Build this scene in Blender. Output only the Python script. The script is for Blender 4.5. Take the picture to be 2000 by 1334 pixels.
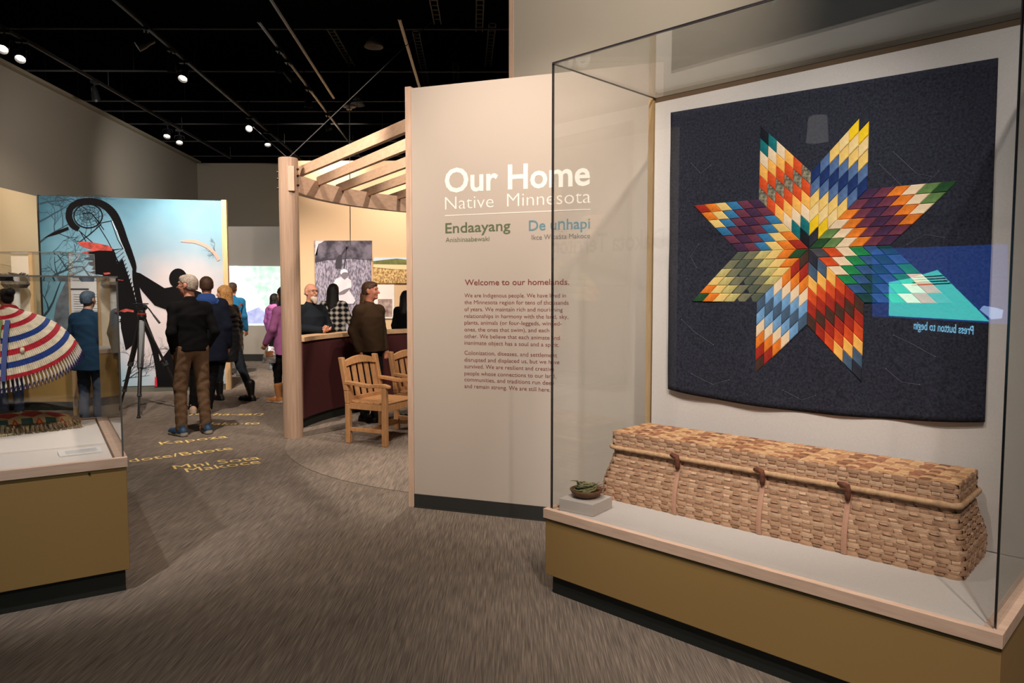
import bpy, bmesh, math, random
import numpy as np
from mathutils import Vector, Matrix
random.seed(7); np.random.seed(7)
for o in list(bpy.data.objects): bpy.data.objects.remove(o)
SC = bpy.context.scene
COL = SC.collection
PI = math.pi

# ------------------------------------------------------------------ camera
FPX, CAMH, PITCH = 1425.0, 1.57, math.atan(93/1425.0)
cam_d = bpy.data.cameras.new('camera'); cam_d.sensor_width = 36.0; cam_d.lens = FPX/2000*36.0
cam_d.clip_start = 0.05; cam_d.clip_end = 100
cam = bpy.data.objects.new('camera', cam_d); COL.objects.link(cam)
cam.location = (0, 0, CAMH); cam.rotation_euler = (PI/2-PITCH, 0, 0)
SC.camera = cam
# ------------------------------------------------------------------ world, exposure
SC.view_settings.view_transform = 'Standard'; SC.view_settings.look = 'None'
SC.view_settings.gamma = 1.0; SC.view_settings.use_curve_mapping = False
SC.view_settings.exposure = 0.75
SC.cycles.transparent_max_bounces = 32
SC.cycles.max_bounces = 8
SC.cycles.sample_clamp_indirect = 4.0
W = bpy.data.worlds.new('world'); SC.world = W; W.use_nodes = True
W.node_tree.nodes['Background'].inputs[0].default_value = (1.0, .90, .80, 1)
W.node_tree.nodes['Background'].inputs[1].default_value = 0.0
# unseen spots standing in for the gallery lights, some added as fill: (lamp position, aim point, watts, cone degrees, softness, colour); built below without fixtures
WARM = (1.0, .85, .72); NEUT = (1.0, .93, .88)
SPOTS = [
    # text wall, tall wall
    ((-.9, 2.2, 4.75), (-.15, 5.08, 1.9), 480, 46, .9, WARM),
    ((.35, 1.9, 4.75), (.35, 5.0, 3.2), 330, 60, 1, WARM),
    # big case
    ((-.35, 1.3, 4.75), (1.15, 3.9, 1.55), 400, 38, .8, NEUT),
    ((.9, .4, 4.75), (1.7, 3.2, 1.2), 265, 46, .8, NEUT),
    ((-.9, 3.0, 4.75), (.75, 3.7, .5), 150, 40, .8, WARM),
    ((-2.4, 3.0, 4.7), (-5.0, 1.8, 2.2), 260, 60, 1, WARM),  # added to brighten the rear wall mirrored in the glass
    # low case
    ((-2.2, 1.8, 4.75), (-2.9, 4.3, .9), 420, 40, .7, NEUT),
    # open floor
    ((-1.6, 4.2, 4.75), (-1.9, 5.6, 0), 240, 60, .9, WARM),
    ((1.0, -1.0, 4.75), (.3, 2.4, 0), 430, 62, 1, WARM),
    ((-3.3, 6.5, 4.8), (-3.6, 9.5, 0), 560, 70, 1, WARM),
    ((-4.5, 11.0, 4.8), (-5.0, 14.5, 0), 900, 75, 1, WARM),
    # mural
    ((-5.2, 8.2, 4.8), (-6.3, 11.5, 2.0), 250, 46, .8, NEUT),
    ((-3.9, 8.8, 4.8), (-5.2, 11.7, 1.8), 235, 46, .8, NEUT),
    # cream wall, left wall
    ((-5.0, 7.4, 4.5), (-7.2, 10.2, 2.2), 420, 50, .8, WARM),
    ((-4.0, 6.0, 4.6), (-5.6, 9.3, 1.3), 300, 40, .8, NEUT),
    ((-4.2, 8.6, 3.7), (-7.7, 12.8, 3.8), 260, 60, 1, NEUT),
    ((-4.9, 13.2, 3.7), (-7.9, 16.0, 3.6), 180, 80, 1, NEUT),
    ((-3.4, 14.0, 4.7), (-4.6, 18.9, 3.8), 220, 80, 1, WARM),
    # shelter, chairs
    ((-3.7, 3.7, 4.3), (-1.45, 7.3, 2.95), 950, 30, .7, WARM),
    ((-.5, 4.3, 4.6), (-1.7, 7.6, 2.4), 330, 50, .8, WARM),
    ((.2, 6.6, 4.75), (-1.2, 8.0, .6), 200, 60, .8, WARM),
    ((-.4, 7.2, 4.75), (-.75, 6.2, 0), 330, 34, .7, WARM),
    ((.5, 6.7, 4.5), (-1.9, 9.2, 2.8), 300, 46, .8, WARM),
    # warm exhibit wall
    ((-2.6, 12.6, 4.7), (-2.7, 15.2, 2.2), 240, 100, .9, WARM),
    ((-1.4, 12.8, 4.7), (-1.6, 15.2, 2.4), 270, 100, .9, WARM),
    # projection partition
    ((-5.6, 14.2, 4.8), (-5.8, 17.0, 2.2), 130, 70, 1, NEUT),
]

def ray(x, y):
    c, s = math.cos(PITCH), math.sin(PITCH)
    a, b = (x-1000)/FPX, (667-y)/FPX
    return Vector((a, c+b*s, -s+b*c))
CAMP = Vector((0, 0, CAMH))
def G(x, y, z=0.0):
    d = ray(x, y); return CAMP+d*((z-CAMH)/d.z)
def D(x, y, Y):
    d = ray(x, y); return CAMP+d*(Y/d.y)
def PLN(x, y, p0, n):
    d = ray(x, y); return CAMP+d*((Vector(p0)-CAMP).dot(n)/d.dot(n))

# ------------------------------------------------------------------ materials
def lin(c):
    return tuple(((v/255)/12.92 if v/255 <= .04045 else ((v/255+.055)/1.055)**2.4) for v in c)
MATS = {}
def mat(name, rgb, rough=.7, metal=0, noise=0, nscale=20, bump=0, bscale=80, stretch=None, emit=0, spec=.3, rgb2=None, sheen=0):
    if name in MATS: return MATS[name]
    m = bpy.data.materials.new(name); m.use_nodes = True; MATS[name] = m
    nt = m.node_tree; b = nt.nodes['Principled BSDF']
    c = lin(rgb)
    b.inputs['Base Color'].default_value = (*c, 1); b.inputs['Roughness'].default_value = rough
    b.inputs['Metallic'].default_value = metal; b.inputs['Specular IOR Level'].default_value = spec
    if sheen: b.inputs['Sheen Weight'].default_value = sheen
    if emit:
        b.inputs['Emission Color'].default_value = (*c, 1); b.inputs['Emission Strength'].default_value = emit
    if noise or bump:
        tc = nt.nodes.new('ShaderNodeTexCoord'); mp = nt.nodes.new('ShaderNodeMapping')
        nt.links.new(tc.outputs['Object'], mp.inputs['Vector'])
        if stretch: mp.inputs['Scale'].default_value = stretch
        if noise:
            n = nt.nodes.new('ShaderNodeTexNoise'); n.inputs['Scale'].default_value = nscale; n.inputs['Detail'].default_value = 5
            nt.links.new(mp.outputs[0], n.inputs['Vector'])
            r = nt.nodes.new('ShaderNodeValToRGB')
            c2 = lin(rgb2) if rgb2 else None
            lo = tuple(max(0, v*(1-noise)) for v in c); hi = tuple(min(1, v*(1+noise)) for v in c)
            if c2: lo, hi = c, c2
            r.color_ramp.elements[0].position = .3; r.color_ramp.elements[1].position = .7
            r.color_ramp.elements[0].color = (*lo, 1); r.color_ramp.elements[1].color = (*hi, 1)
            nt.links.new(n.outputs['Fac'], r.inputs[0]); nt.links.new(r.outputs[0], b.inputs['Base Color'])
        if bump:
            n2 = nt.nodes.new('ShaderNodeTexNoise'); n2.inputs['Scale'].default_value = bscale; n2.inputs['Detail'].default_value = 4
            nt.links.new(mp.outputs[0], n2.inputs['Vector'])
            bp = nt.nodes.new('ShaderNodeBump'); bp.inputs['Strength'].default_value = bump; bp.inputs['Distance'].default_value = .01
            nt.links.new(n2.outputs['Fac'], bp.inputs['Height']); nt.links.new(bp.outputs[0], b.inputs['Normal'])
    return m

def glass_mat():
    m = bpy.data.materials.new('clear_glass'); m.use_nodes = True; nt = m.node_tree
    nt.nodes.remove(nt.nodes['Principled BSDF']); out = nt.nodes['Material Output']
    tr = nt.nodes.new('ShaderNodeBsdfTransparent'); tr.inputs[0].default_value = (.968, .975, .973, 1)
    gl = nt.nodes.new('ShaderNodeBsdfGlossy'); gl.inputs['Roughness'].default_value = 0.0
    geo = nt.nodes.new('ShaderNodeNewGeometry'); dt = nt.nodes.new('ShaderNodeVectorMath'); dt.operation = 'DOT_PRODUCT'
    nt.links.new(geo.outputs['Normal'], dt.inputs[0]); nt.links.new(geo.outputs['Incoming'], dt.inputs[1])
    ab = nt.nodes.new('ShaderNodeMath'); ab.operation = 'ABSOLUTE'; nt.links.new(dt.outputs['Value'], ab.inputs[0])
    s1 = nt.nodes.new('ShaderNodeMath'); s1.operation = 'SUBTRACT'; s1.inputs[0].default_value = 1; nt.links.new(ab.outputs[0], s1.inputs[1])
    pw = nt.nodes.new('ShaderNodeMath'); pw.operation = 'POWER'; nt.links.new(s1.outputs[0], pw.inputs[0]); pw.inputs[1].default_value = 5
    ml = nt.nodes.new('ShaderNodeMath'); ml.operation = 'MULTIPLY_ADD'; nt.links.new(pw.outputs[0], ml.inputs[0]); ml.inputs[1].default_value = .96; ml.inputs[2].default_value = .04
    mx = nt.nodes.new('ShaderNodeMixShader'); nt.links.new(ml.outputs[0], mx.inputs[0]); nt.links.new(tr.outputs[0], mx.inputs[1]); nt.links.new(gl.outputs[0], mx.inputs[2])
    nt.links.new(mx.outputs[0], out.inputs[0]); return m
GLASS = glass_mat()
GEDGE2 = mat('glass_edge_pale', (104, 100, 96), .25, spec=.5)
GEDGE = mat('glass_edge', (38, 34, 36), .25, spec=.5)

def carpet_mat(name, rot, cols):
    m = bpy.data.materials.new(name); m.use_nodes = True; nt = m.node_tree; b = nt.nodes['Principled BSDF']
    b.inputs['Roughness'].default_value = .95; b.inputs['Specular IOR Level'].default_value = .1
    tc = nt.nodes.new('ShaderNodeTexCoord')
    def noise(sc, scale, detail=3):
        mp = nt.nodes.new('ShaderNodeMapping'); mp.inputs['Rotation'].default_value = (0, 0, rot); mp.inputs['Scale'].default_value = sc
        nt.links.new(tc.outputs['Object'], mp.inputs[0])
        n = nt.nodes.new('ShaderNodeTexNoise'); n.inputs['Scale'].default_value = scale; n.inputs['Detail'].default_value = detail
        nt.links.new(mp.outputs[0], n.inputs['Vector']); return n.outputs['Fac']
    fine = noise((1, .026, 1), 210, 2); mid = noise((1, .06, 1), 70, 4); big = noise((1, .45, 1), 6, 2)
    a = nt.nodes.new('ShaderNodeMath'); a.operation = 'MULTIPLY_ADD'; nt.links.new(fine, a.inputs[0]); a.inputs[1].default_value = .72
    k = nt.nodes.new('ShaderNodeMath'); k.operation = 'MULTIPLY_ADD'; nt.links.new(mid, k.inputs[0]); k.inputs[1].default_value = .28
    k2 = nt.nodes.new('ShaderNodeMath'); k2.operation = 'MULTIPLY'; nt.links.new(big, k2.inputs[0]); k2.inputs[1].default_value = .10
    nt.links.new(k2.outputs[0], k.inputs[2]); nt.links.new(k.outputs[0], a.inputs[2])
    r = nt.nodes.new('ShaderNodeValToRGB'); e = r.color_ramp.elements
    e[0].position = .42; e[0].color = (*lin(cols[0]), 1); e[1].position = .72; e[1].color = (*lin(cols[2]), 1)
    x = e.new(.56); x.color = (*lin(cols[1]), 1)
    nt.links.new(a.outputs[0], r.inputs[0]); nt.links.new(r.outputs[0], b.inputs['Base Color'])
    bp = nt.nodes.new('ShaderNodeBump'); bp.inputs['Strength'].default_value = .25; bp.inputs['Distance'].default_value = .003
    nt.links.new(a.outputs[0], bp.inputs['Height']); nt.links.new(bp.outputs[0], b.inputs['Normal'])
    return m

def wood_mat(name, rgb, rgb2, stretch=(6, 6, .8), nscale=6, rough=.5):
    return mat(name, rgb, rough, noise=.3, nscale=nscale, stretch=stretch, rgb2=rgb2, bump=.04, bscale=30)

M_WALLP = mat('painted_wall_putty', (180, 168, 157), .85, bump=.03, bscale=300)
M_WALLD = mat('painted_wall_taupe', (128, 121, 108), .9, bump=.03, bscale=300)
M_WALLC = mat('painted_wall_cream', (214, 190, 150), .9)
M_BASEB = mat('rubber_base_dark', (44, 44, 43), .6)
M_MAPLE = wood_mat('maple_wood', (188, 158, 138), (206, 176, 154))
M_MAPLEH = wood_mat('maple_wood_rail', (190, 160, 140), (208, 178, 156), (1.2, 6, 8))
M_OAK = wood_mat('pale_oak', (205, 168, 120), (219, 184, 138))
M_TEAK = wood_mat('teak', (172, 126, 84), (200, 152, 106), (9, 9, 1.2), 8)
M_MUST = mat('mustard_laminate', (146, 116, 70), .62, bump=.02, bscale=400)
M_TOE = mat('toe_kick_dark', (34, 37, 34), .6)
M_LINEN = mat('grey_linen', (196, 188, 182), .95, noise=.06, nscale=260, bump=.08, bscale=500)
M_BLACK = mat('black_metal', (22, 22, 23), .5, spec=.4)
M_CEIL = mat('black_ceiling', (9, 9, 10), .95, spec=.05)
M_BURG = mat('burgundy_panel', (74, 34, 36), .8)

# ------------------------------------------------------------------ mesh helpers
def tag(o, label=None, cat=None, group=None, kind=None):
    if label: o['label'] = label
    if cat: o['category'] = cat
    if group: o['group'] = group
    if kind: o['kind'] = kind
    return o
def empty(name, loc=(0, 0, 0), rz=0.0, label=None, cat=None, group=None, parent=None):
    o = bpy.data.objects.new(name, None); COL.objects.link(o); o.location = loc; o.rotation_euler = (0, 0, rz)
    o.empty_display_size = .1
    if parent: o.parent = parent
    return tag(o, label, cat, group)
class MB:
    """collects shapes, then links them as ONE mesh object"""
    def __init__(s): s.v = []; s.f = []; s.m = []; s.cur = 0
    def add(s, vs, fs, mi=None):
        n = len(s.v); s.v += [tuple(v) for v in vs]; s.f += [tuple(i+n for i in f) for f in fs]
        s.m += [s.cur if mi is None else mi]*len(fs); return s
    def box(s, lo, hi, mi=None):
        x0, y0, z0 = lo; x1, y1, z1 = hi
        return s.hexa([(x0,y0,z0),(x1,y0,z0),(x1,y1,z0),(x0,y1,z0),(x0,y0,z1),(x1,y0,z1),(x1,y1,z1),(x0,y1,z1)], mi)
    def hexa(s, v, mi=None):
        return s.add(v, [(0,3,2,1),(4,5,6,7),(0,1,5,4),(1,2,6,5),(2,3,7,6),(3,0,4,7)], mi)
    def bar(s, a, b, w, h, up=(0,0,1), mi=None):
        a, b = Vector(a), Vector(b); d = (b-a).normalized(); up = Vector(up)
        x = d.cross(up)
        if x.length < 1e-4: x = d.cross(Vector((1,0,0)))
        x.normalize(); y = x.cross(d).normalized(); x *= w/2; y *= h/2
        return s.hexa([a-x-y, a+x-y, b+x-y, b-x-y, a-x+y, a+x+y, b+x+y, b-x+y], mi)
    def tube(s, pts, r, n=8, closed=False, caps=True, mi=None):
        pts = [Vector(p) for p in pts]; N = len(pts); rr = r if hasattr(r, '__len__') else [r]*N
        vs = []; nrm = None
        for i, p in enumerate(pts):
            if closed: t = pts[(i+1) % N]-pts[i-1]
            else: t = pts[min(i+1, N-1)]-pts[max(i-1, 0)]
            t = t.normalized() if t.length > 1e-9 else Vector((0,0,1))
            if nrm is None:
                nrm = t.cross(Vector((0,0,1)))
                if nrm.length < 1e-3: nrm = t.cross(Vector((1,0,0)))
            nrm = (nrm-t*nrm.dot(t))
            if nrm.length < 1e-6: nrm = t.orthogonal()
            nrm.normalize(); bn = t.cross(nrm)
            for k in range(n):
                a = 2*PI*k/n; vs.append(p+(nrm*math.cos(a)+bn*math.sin(a))*rr[i])
        fs = []
        for i in range(N if closed else N-1):
            j = (i+1) % N
            for k in range(n):
                l = (k+1) % n; fs.append((i*n+k, i*n+l, j*n+l, j*n+k))
        if caps and not closed:
            fs.append(tuple(range(n-1, -1, -1))); fs.append(tuple((N-1)*n+k for k in range(n)))
        return s.add(vs, fs, mi)
    def cyl(s, a, b, r0, r1=None, n=16, mi=None):
        return s.tube([a, b], [r0, r0 if r1 is None else r1], n, mi=mi)
    def prism(s, poly, z0, z1, mi=None):
        """vertical prism over an xy polygon (counter-clockwise)"""
        n = len(poly); vs = [(x, y, z0) for x, y in poly]+[(x, y, z1) for x, y in poly]
        fs = [tuple(range(n-1, -1, -1)), tuple(range(n, 2*n))]+[(i, (i+1) % n, n+(i+1) % n, n+i) for i in range(n)]
        return s.add(vs, fs, mi)
    def lathe(s, prof, n=24, c=(0,0,0), mi=None):
        vs = []; fs = []; c = Vector(c); P = len(prof)
        for i in range(n):
            a = 2*PI*i/n
            for r, z in prof: vs.append(c+Vector((r*math.cos(a), r*math.sin(a), z)))
        for i in range(n):
            j = (i+1) % n
            for k in range(P-1): fs.append((i*P+k, j*P+k, j*P+k+1, i*P+k+1))
        return s.add(vs, fs, mi)
    def slab(s, poly, off, mi=None):
        """flat polygon of 3-d points given a thickness by the vector off"""
        n = len(poly); off = Vector(off); vs = [Vector(p) for p in poly]+[Vector(p)+off for p in poly]
        fs = [tuple(range(n-1, -1, -1)), tuple(range(n, 2*n))]+[(i, (i+1) % n, n+(i+1) % n, n+i) for i in range(n)]
        return s.add(vs, fs, mi)
    def mesh(s, name):
        me = bpy.data.meshes.new(name); me.from_pydata(s.v, [], s.f); return me
    def build(s, name, mats, parent=None, loc=None, rz=None, smooth=False, bevel=0, bseg=2):
        me = s.mesh(name)
        bm = bmesh.new(); bm.from_mesh(me); bmesh.ops.recalc_face_normals(bm, faces=bm.faces); bm.to_mesh(me); bm.free()
        mats = mats if isinstance(mats, (list, tuple)) else [mats]
        for m in mats: me.materials.append(m)
        if len(mats) > 1: me.polygons.foreach_set('material_index', s.m)
        if smooth: me.polygons.foreach_set('use_smooth', [True]*len(me.polygons))
        o = bpy.data.objects.new(name, me); COL.objects.link(o)
        if parent: o.parent = parent
        if loc is not None: o.location = loc
        if rz is not None: o.rotation_euler = (0, 0, rz)
        if bevel:
            b = o.modifiers.new('bevel', 'BEVEL'); b.width = bevel; b.segments = bseg; b.limit_method = 'ANGLE'; b.angle_limit = .6
        return o
def copy_tree(o, parent=None):
    c = o.copy(); COL.objects.link(c); c.parent = parent
    for ch in [x for x in o.children]: copy_tree(ch, c)
    return c
def pane(name, lo, hi, parent, thin, edge=None):
    """a thin glass slab; its narrow edge faces carry the dark edge material. thin = axis index of the thickness"""
    b = MB().box(lo, hi)
    dirs = [2, 2, 1, 0, 1, 0]
    b.m = [0 if d == thin else 1 for d in dirs]
    return b.build(name, [GLASS, edge or GEDGE], parent)

def glyph_mesh(txt, bold=0.0, extrude=.0006):
    cu = bpy.data.curves.new('t', 'FONT'); cu.body = txt; cu.size = 1; cu.offset = bold; cu.extrude = 0; cu.resolution_u = 3
    o = bpy.data.objects.new('t', cu); COL.objects.link(o)
    bpy.context.view_layer.update()
    dg = bpy.context.evaluated_depsgraph_get()
    me = bpy.data.meshes.new_from_object(o.evaluated_get(dg))
    bpy.data.objects.remove(o); bpy.data.curves.remove(cu)
    return me
def text3d(name, txt, L, R, cap, up, nrm, m, parent=None, bold=0.0, lift=.0015):
    """lettering whose baseline runs from L to R, capitals cap high, on the plane with normal nrm"""
    L, R = Vector(L), Vector(R); up = Vector(up).normalized(); nrm = Vector(nrm).normalized()
    me = glyph_mesh(txt, bold)
    co = np.empty(len(me.vertices)*3); me.vertices.foreach_get('co', co); co = co.reshape(-1, 3)
    x0, x1 = co[:, 0].min(), co[:, 0].max(); d = R-L
    u = (co[:, 0]-x0)/(x1-x0); v = co[:, 1]/.73*cap
    P = np.array(L)[None]+u[:, None]*np.array(d)[None]+v[:, None]*np.array(up)[None]+np.array(nrm)[None]*lift
    me.vertices.foreach_set('co', P.reshape(-1)); me.update()
    me.materials.clear(); me.materials.append(m); me.name = name
    o = bpy.data.objects.new(name, me); COL.objects.link(o)
    if parent: o.parent = parent
    return o
# ================================================================== the setting
# -- floor
M_CARPET = carpet_mat('streaked_carpet', 0, ((90, 81, 75), (112, 102, 93), (138, 125, 112)))
M_CARPET2 = carpet_mat('streaked_carpet_turned', PI/2, ((98, 89, 82), (124, 113, 103), (150, 136, 123)))
fl = MB().add([(-12, -6, 0), (9, -6, 0), (9, 22, 0), (-12, 22, 0)], [(0, 1, 2, 3)]).build('floor', M_CARPET); tag(fl, kind='structure')
CC, CR = Vector((.3, 8.2, 0)), 2.75
b = MB(); n = 72
b.prism([(CC.x+CR*math.cos(2*PI*i/n), CC.y+CR*math.sin(2*PI*i/n)) for i in range(n)], .0005, .004)
tag(b.build('floor_inlay', M_CARPET2), kind='structure')
cl = MB().add([(-12, -6, 7.2), (9, -6, 7.2), (9, 22, 7.2), (-12, 22, 7.2)], [(3, 2, 1, 0)]).build('ceiling', M_CEIL); tag(cl, kind='structure')
# -- dark shell of the hall above and behind the partitions
M_SHELL = mat('hall_shell_dark', (12, 12, 13), .95, spec=.05)
for nm, pp in (('wall_shell_back', [(-12, 22, 0), (9, 22, 0), (9, 22, 7.2), (-12, 22, 7.2)]), ('wall_shell_left', [(-12, -6, 0), (-12, 22, 0), (-12, 22, 7.2), (-12, -6, 7.2)]),
               ('wall_shell_right', [(9, -6, 0), (9, 22, 0), (9, 22, 7.2), (9, -6, 7.2)]), ('wall_shell_front', [(-12, -6, 0), (9, -6, 0), (9, -6, 7.2), (-12, -6, 7.2)])):
    tag(MB().add(pp, [(0, 1, 2, 3)]).build(nm, M_SHELL), kind='structure')
# -- tall outer walls
LW0, LW1, LWH = Vector((-7.36, 9.3, 0)), Vector((-8.09, 19.0, 0)), 4.92
def wall(name, a, b_, h, th, m, z0=0.0, side=1, kind='structure', parent=None):
    a, b_ = Vector((a[0], a[1], 0)), Vector((b_[0], b_[1], 0)); d = (b_-a).normalized(); n = Vector((-d.y, d.x, 0))*side*th
    p = [a, b_, b_+n, a+n]
    if side < 0: p = p[::-1]
    o = MB().prism([(q.x, q.y) for q in p], z0, h).build(name, m, parent)
    if kind and not parent: tag(o, kind=kind)
    return o
dl = (LW1-LW0).normalized()
wall('wall_left', LW0-dl*9, LW1, LWH, .25, M_WALLD)
wall('wall_back', (-8.2, 19.0), (6, 19.0), LWH, .25, M_WALLD)
trim = MB().bar((LW0-dl*9)+Vector((-.05, 0, LWH+.02)), LW1+Vector((-.05, 0, LWH+.02)), .3, .05).build('trim_1', mat('wall_cap', (120, 110, 92), .8)); tag(trim, kind='structure')
# -- low cream side partition beside the mural, and the projection partition
wall('wall_side_cream', (-7.05, 9.0), (-7.262, 11.26), 3.06, .12, M_WALLC)
wall('wall_projection', (-7.6, 17.05), (-4.78, 17.05), 3.13, .16, mat('painted_wall_grey', (170, 164, 154), .9))
tag(MB().box((-4.80, 17.0, 0), (-4.70, 17.22, 3.12)).build('trim_2', mat('painted_cream_trim', (226, 214, 176), .8)), kind='structure')
tag(MB().box((-7.6, 17.02, 0), (-4.80, 17.05, .16)).build('baseboard_projection', M_BASEB), kind='structure')
# -- warm exhibit wall behind the round counter
wall('wall_exhibit', (-4.6, 15.2), (4.0, 15.2), 4.3, .15, mat('painted_wall_warm', (222, 190, 152), .9))
# -- text wall
TA = Vector((-.719, 5.298, 0)); TD = Vector((.943, -.333, 0)).normalized(); TN = Vector((TD.y, -TD.x, 0))   # TN faces the camera
TWH = 3.03
TE = TA+TD*1.80
tw = wall('wall_text', TA, TE, TWH, .16, M_WALLP)
tag(MB().prism([(q.x, q.y) for q in (TA-TD*.045+TN*.006, TA+TN*.006, TA-TN*.17, TA-TD*.045-TN*.17)], 0, TWH+.012).build('trim_3', M_MAPLE), kind='structure')
bb = MB(); q0, q1 = TA, TE
bb.prism([(q.x, q.y) for q in (q0+TN*.007, q1+TN*.007, q1, q0)], 0, .1)
bb.prism([(q.x, q.y) for q in (q0+TN*.014, q1+TN*.014, q1, q0)], 0, .008)
tag(bb.build('baseboard_text', M_BASEB), kind='structure')
# -- case frame: origin at the left front corner of the big case, u along its front, w into its depth
CA = Vector((.166, 3.745, 0)); CU = Vector((.714, -.700, 0)).normalized(); CW = Vector((.700, .714, 0)).normalized()
CRZ = math.atan2(CU.y, CU.x)
def CP(s, t, z=0.0): return CA+CU*s+CW*t+Vector((0, 0, z))
# tall wall behind the case, running on past the text wall
wall('wall_tall', CP(-1.43, 1.24), CP(3.6, 1.24), 6.4, .2, mat('painted_wall_stone', (168, 161, 148), .88, bump=.03, bscale=300))
e0 = CP(-1.43, 1.24)
tag(MB().prism([(q.x, q.y) for q in (e0-CU*.045-CW*.006, e0-CW*.006, e0+CW*.21, e0-CU*.045+CW*.21)], 0, 6.42).build('trim_4', M_MAPLE), kind='structure')
# -- the wall behind and left of the photographer (seen as a reflection in the case glass)
DW = 5.0
r0 = CP(-5.2, -DW); r1 = CP(-2.35, -DW); r2 = CP(2.2, -DW)
wl = wall('wall_rear_pale', r0, r1, 3.6, .15, mat('painted_wall_pale', (190, 182, 168), .9), side=-1)
wr = wall('wall_rear_dark', r1, r2, 3.6, .15, mat('painted_wall_dark', (40, 40, 44), .9), side=-1)
wall('wall_rear', (9, -5.5), (-12, -5.5), 6, .2, mat('painted_wall_shadow', (70, 66, 60), .9))
wall('wall_right', (4.8, -5.5), (4.8, 2.0), 6, .2, mat('painted_wall_shadow', (70, 66, 60), .9), side=-1)

# -- lettering on the text wall
M_TW = mat('lettering_white', (236, 230, 224), .6); M_TG = mat('lettering_green', (92, 101, 74), .7); M_TB = mat('lettering_teal', (98, 134, 146), .7)
M_TGR = mat('lettering_grey', (110, 104, 100), .7); M_TM = mat('lettering_maroon', (124, 62, 60), .7)
zup = Vector((0, 0, 1))
def wtext(txt, l, r, cappx, m, bold=0.0):
    L = PLN(*l, TA, TN); R = PLN(*r, TA, TN)
    L2 = PLN(l[0], l[1]-cappx, TA, TN)
    return text3d('lettering', txt, L, R, (L2-L).length, zup, TN, m, tw, bold)
wtext('Our Home', (869, 375.5), (1152.5, 361), 48, M_TW, .02)
wtext('Native  Minnesota', (869.5, 409.5), (1153.5, 396), 26.5, M_TW, -.012)
L = PLN(869, 422, TA, TN); R = PLN(1153, 409.5, TA, TN)
MB().slab([L, R, R+zup*.005, L+zup*.005], TN*.0015).build('lettering_rule', M_TW, tw)
wtext('Endaayang', (870, 455.5), (997, 450), 20.5, M_TG, .012)
wtext('Anishinaabewaki', (870.5, 473), (956, 470.5), 9.6, M_TG)
wtext('De u\u014bhapi', (1033, 450.5), (1152.5, 446), 21, M_TB, .012)
wtext('Ikce Wica\u1e61ta Makoce', (1038.7, 468.5), (1152.5, 465), 10.2, M_TGR)
wtext('Welcome to our homelands.', (908, 557), (1112, 556), 11.6, M_TM, .01)
def z8(x, y): return (840+x/2.722, 300+y/2.722)
for t, yl, xr, yr in (
    ('We are Indigenous people. We have lived in', 764, 722, 765), ('the Minnesota region for tens of thousands', 800, 737, 803),
    ('of years. We maintain rich and nourishing', 837, 705, 840), ('relationships in harmony with the land, sky,', 873, 735, 878),
    ('plants, animals (or four-leggeds, winged-', 908, 700, 914), ('ones, the ones that swim), and each', 945, 634, 950),
    ('other. We believe that each animate and', 980, 690, 990), ('inanimate object has a soul and a spirit.', 1015, 686, 1027),
    ('Colonization, diseases, and settlement', 1068, 675, 1083), ('disrupted and displaced us, but we have', 1105, 688, 1119),
    ('survived. We are resilient and creative', 1140, 659, 1156), ('people whose connections to our land,', 1177, 670, 1194),
    ('communities, and traditions run deep', 1210, 660, 1230), ('and remain strong. We are still here.', 1245, 640, 1266)):
    wtext(t, z8(183, yl), z8(xr, yr), 8.0, M_TM, 0)
# -- words of projected light on the carpet, painted as pale yellow letters
M_FT = mat('painted_light_yellow', (236, 205, 128), .9)
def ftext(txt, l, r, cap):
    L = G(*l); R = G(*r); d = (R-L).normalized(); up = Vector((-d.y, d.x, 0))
    return text3d('painted_light_words', txt, L, R, cap, up, zup, M_FT, fl, 0, .003)
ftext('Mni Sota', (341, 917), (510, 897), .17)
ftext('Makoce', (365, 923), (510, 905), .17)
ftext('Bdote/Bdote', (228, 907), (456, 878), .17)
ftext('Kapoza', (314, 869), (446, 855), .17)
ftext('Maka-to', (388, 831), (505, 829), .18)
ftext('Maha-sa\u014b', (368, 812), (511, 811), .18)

# -- mirrored wall: the words and the screen that the case glass reflects
M_TK = mat('lettering_charcoal', (70, 66, 62), .8)
def RW(x, y, off=.0):
    """point of the rear wall plane whose mirror image in the front glass stands at photo position x, y"""
    V = PLN(x, y, CP(0, DW), CW); t = (V-CA).dot(CW); return V-CW*(2*t)+CW*off
text3d('lettering', 'Dakota Territory', RW(1292, 484), RW(1062, 497), .26, zup, CW, M_TK, wl, .02)
scr = empty('video_screen', RW(1825, 555), 0, 'glowing blue video screen on the dark wall behind the viewer', 'screen')
def flat(name, pts, m, off, par):
    P = [RW(x, y, off) for x, y in pts]; b = MB(); c = scr.location
    b.slab([p-c for p in P], CW*.004); return b.build(name, m, par)
flat('panel', [(1700, 486), (1966, 476), (1966, 634), (1700, 618)], mat('screen_blue', (16, 62, 140), .4, emit=4.2), .01, scr)
flat('tipi_image', [(1733, 551), (1775, 543), (1828, 527), (1930, 628), (1733, 617)], mat('screen_turquoise', (70, 196, 190), .4, emit=8), .016, scr)
for k in range(4):
    flat('stripe_image', [(1779-k*1+2, 541+k*5), (1838+k*5, 537+k*5), (1840+k*5, 539.5+k*5), (1781-k, 543+k*5)], mat('screen_navy', (20, 30, 60), .4, emit=.3), .022, scr)
flat('cloud_image', [(1911, 605), (1918, 597), (1930, 599), (1945, 602), (1957, 606), (1954, 622), (1934, 624)], mat('screen_cloud', (150, 180, 230), .4, emit=6), .016, scr)
t_ = text3d('lettering', 'Press button to begin', RW(1898, 654)-scr.location, RW(1781, 643)-scr.location, .085, zup, CW, mat('screen_text', (120, 190, 225), .4, emit=9), scr, .01, .012)

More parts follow.
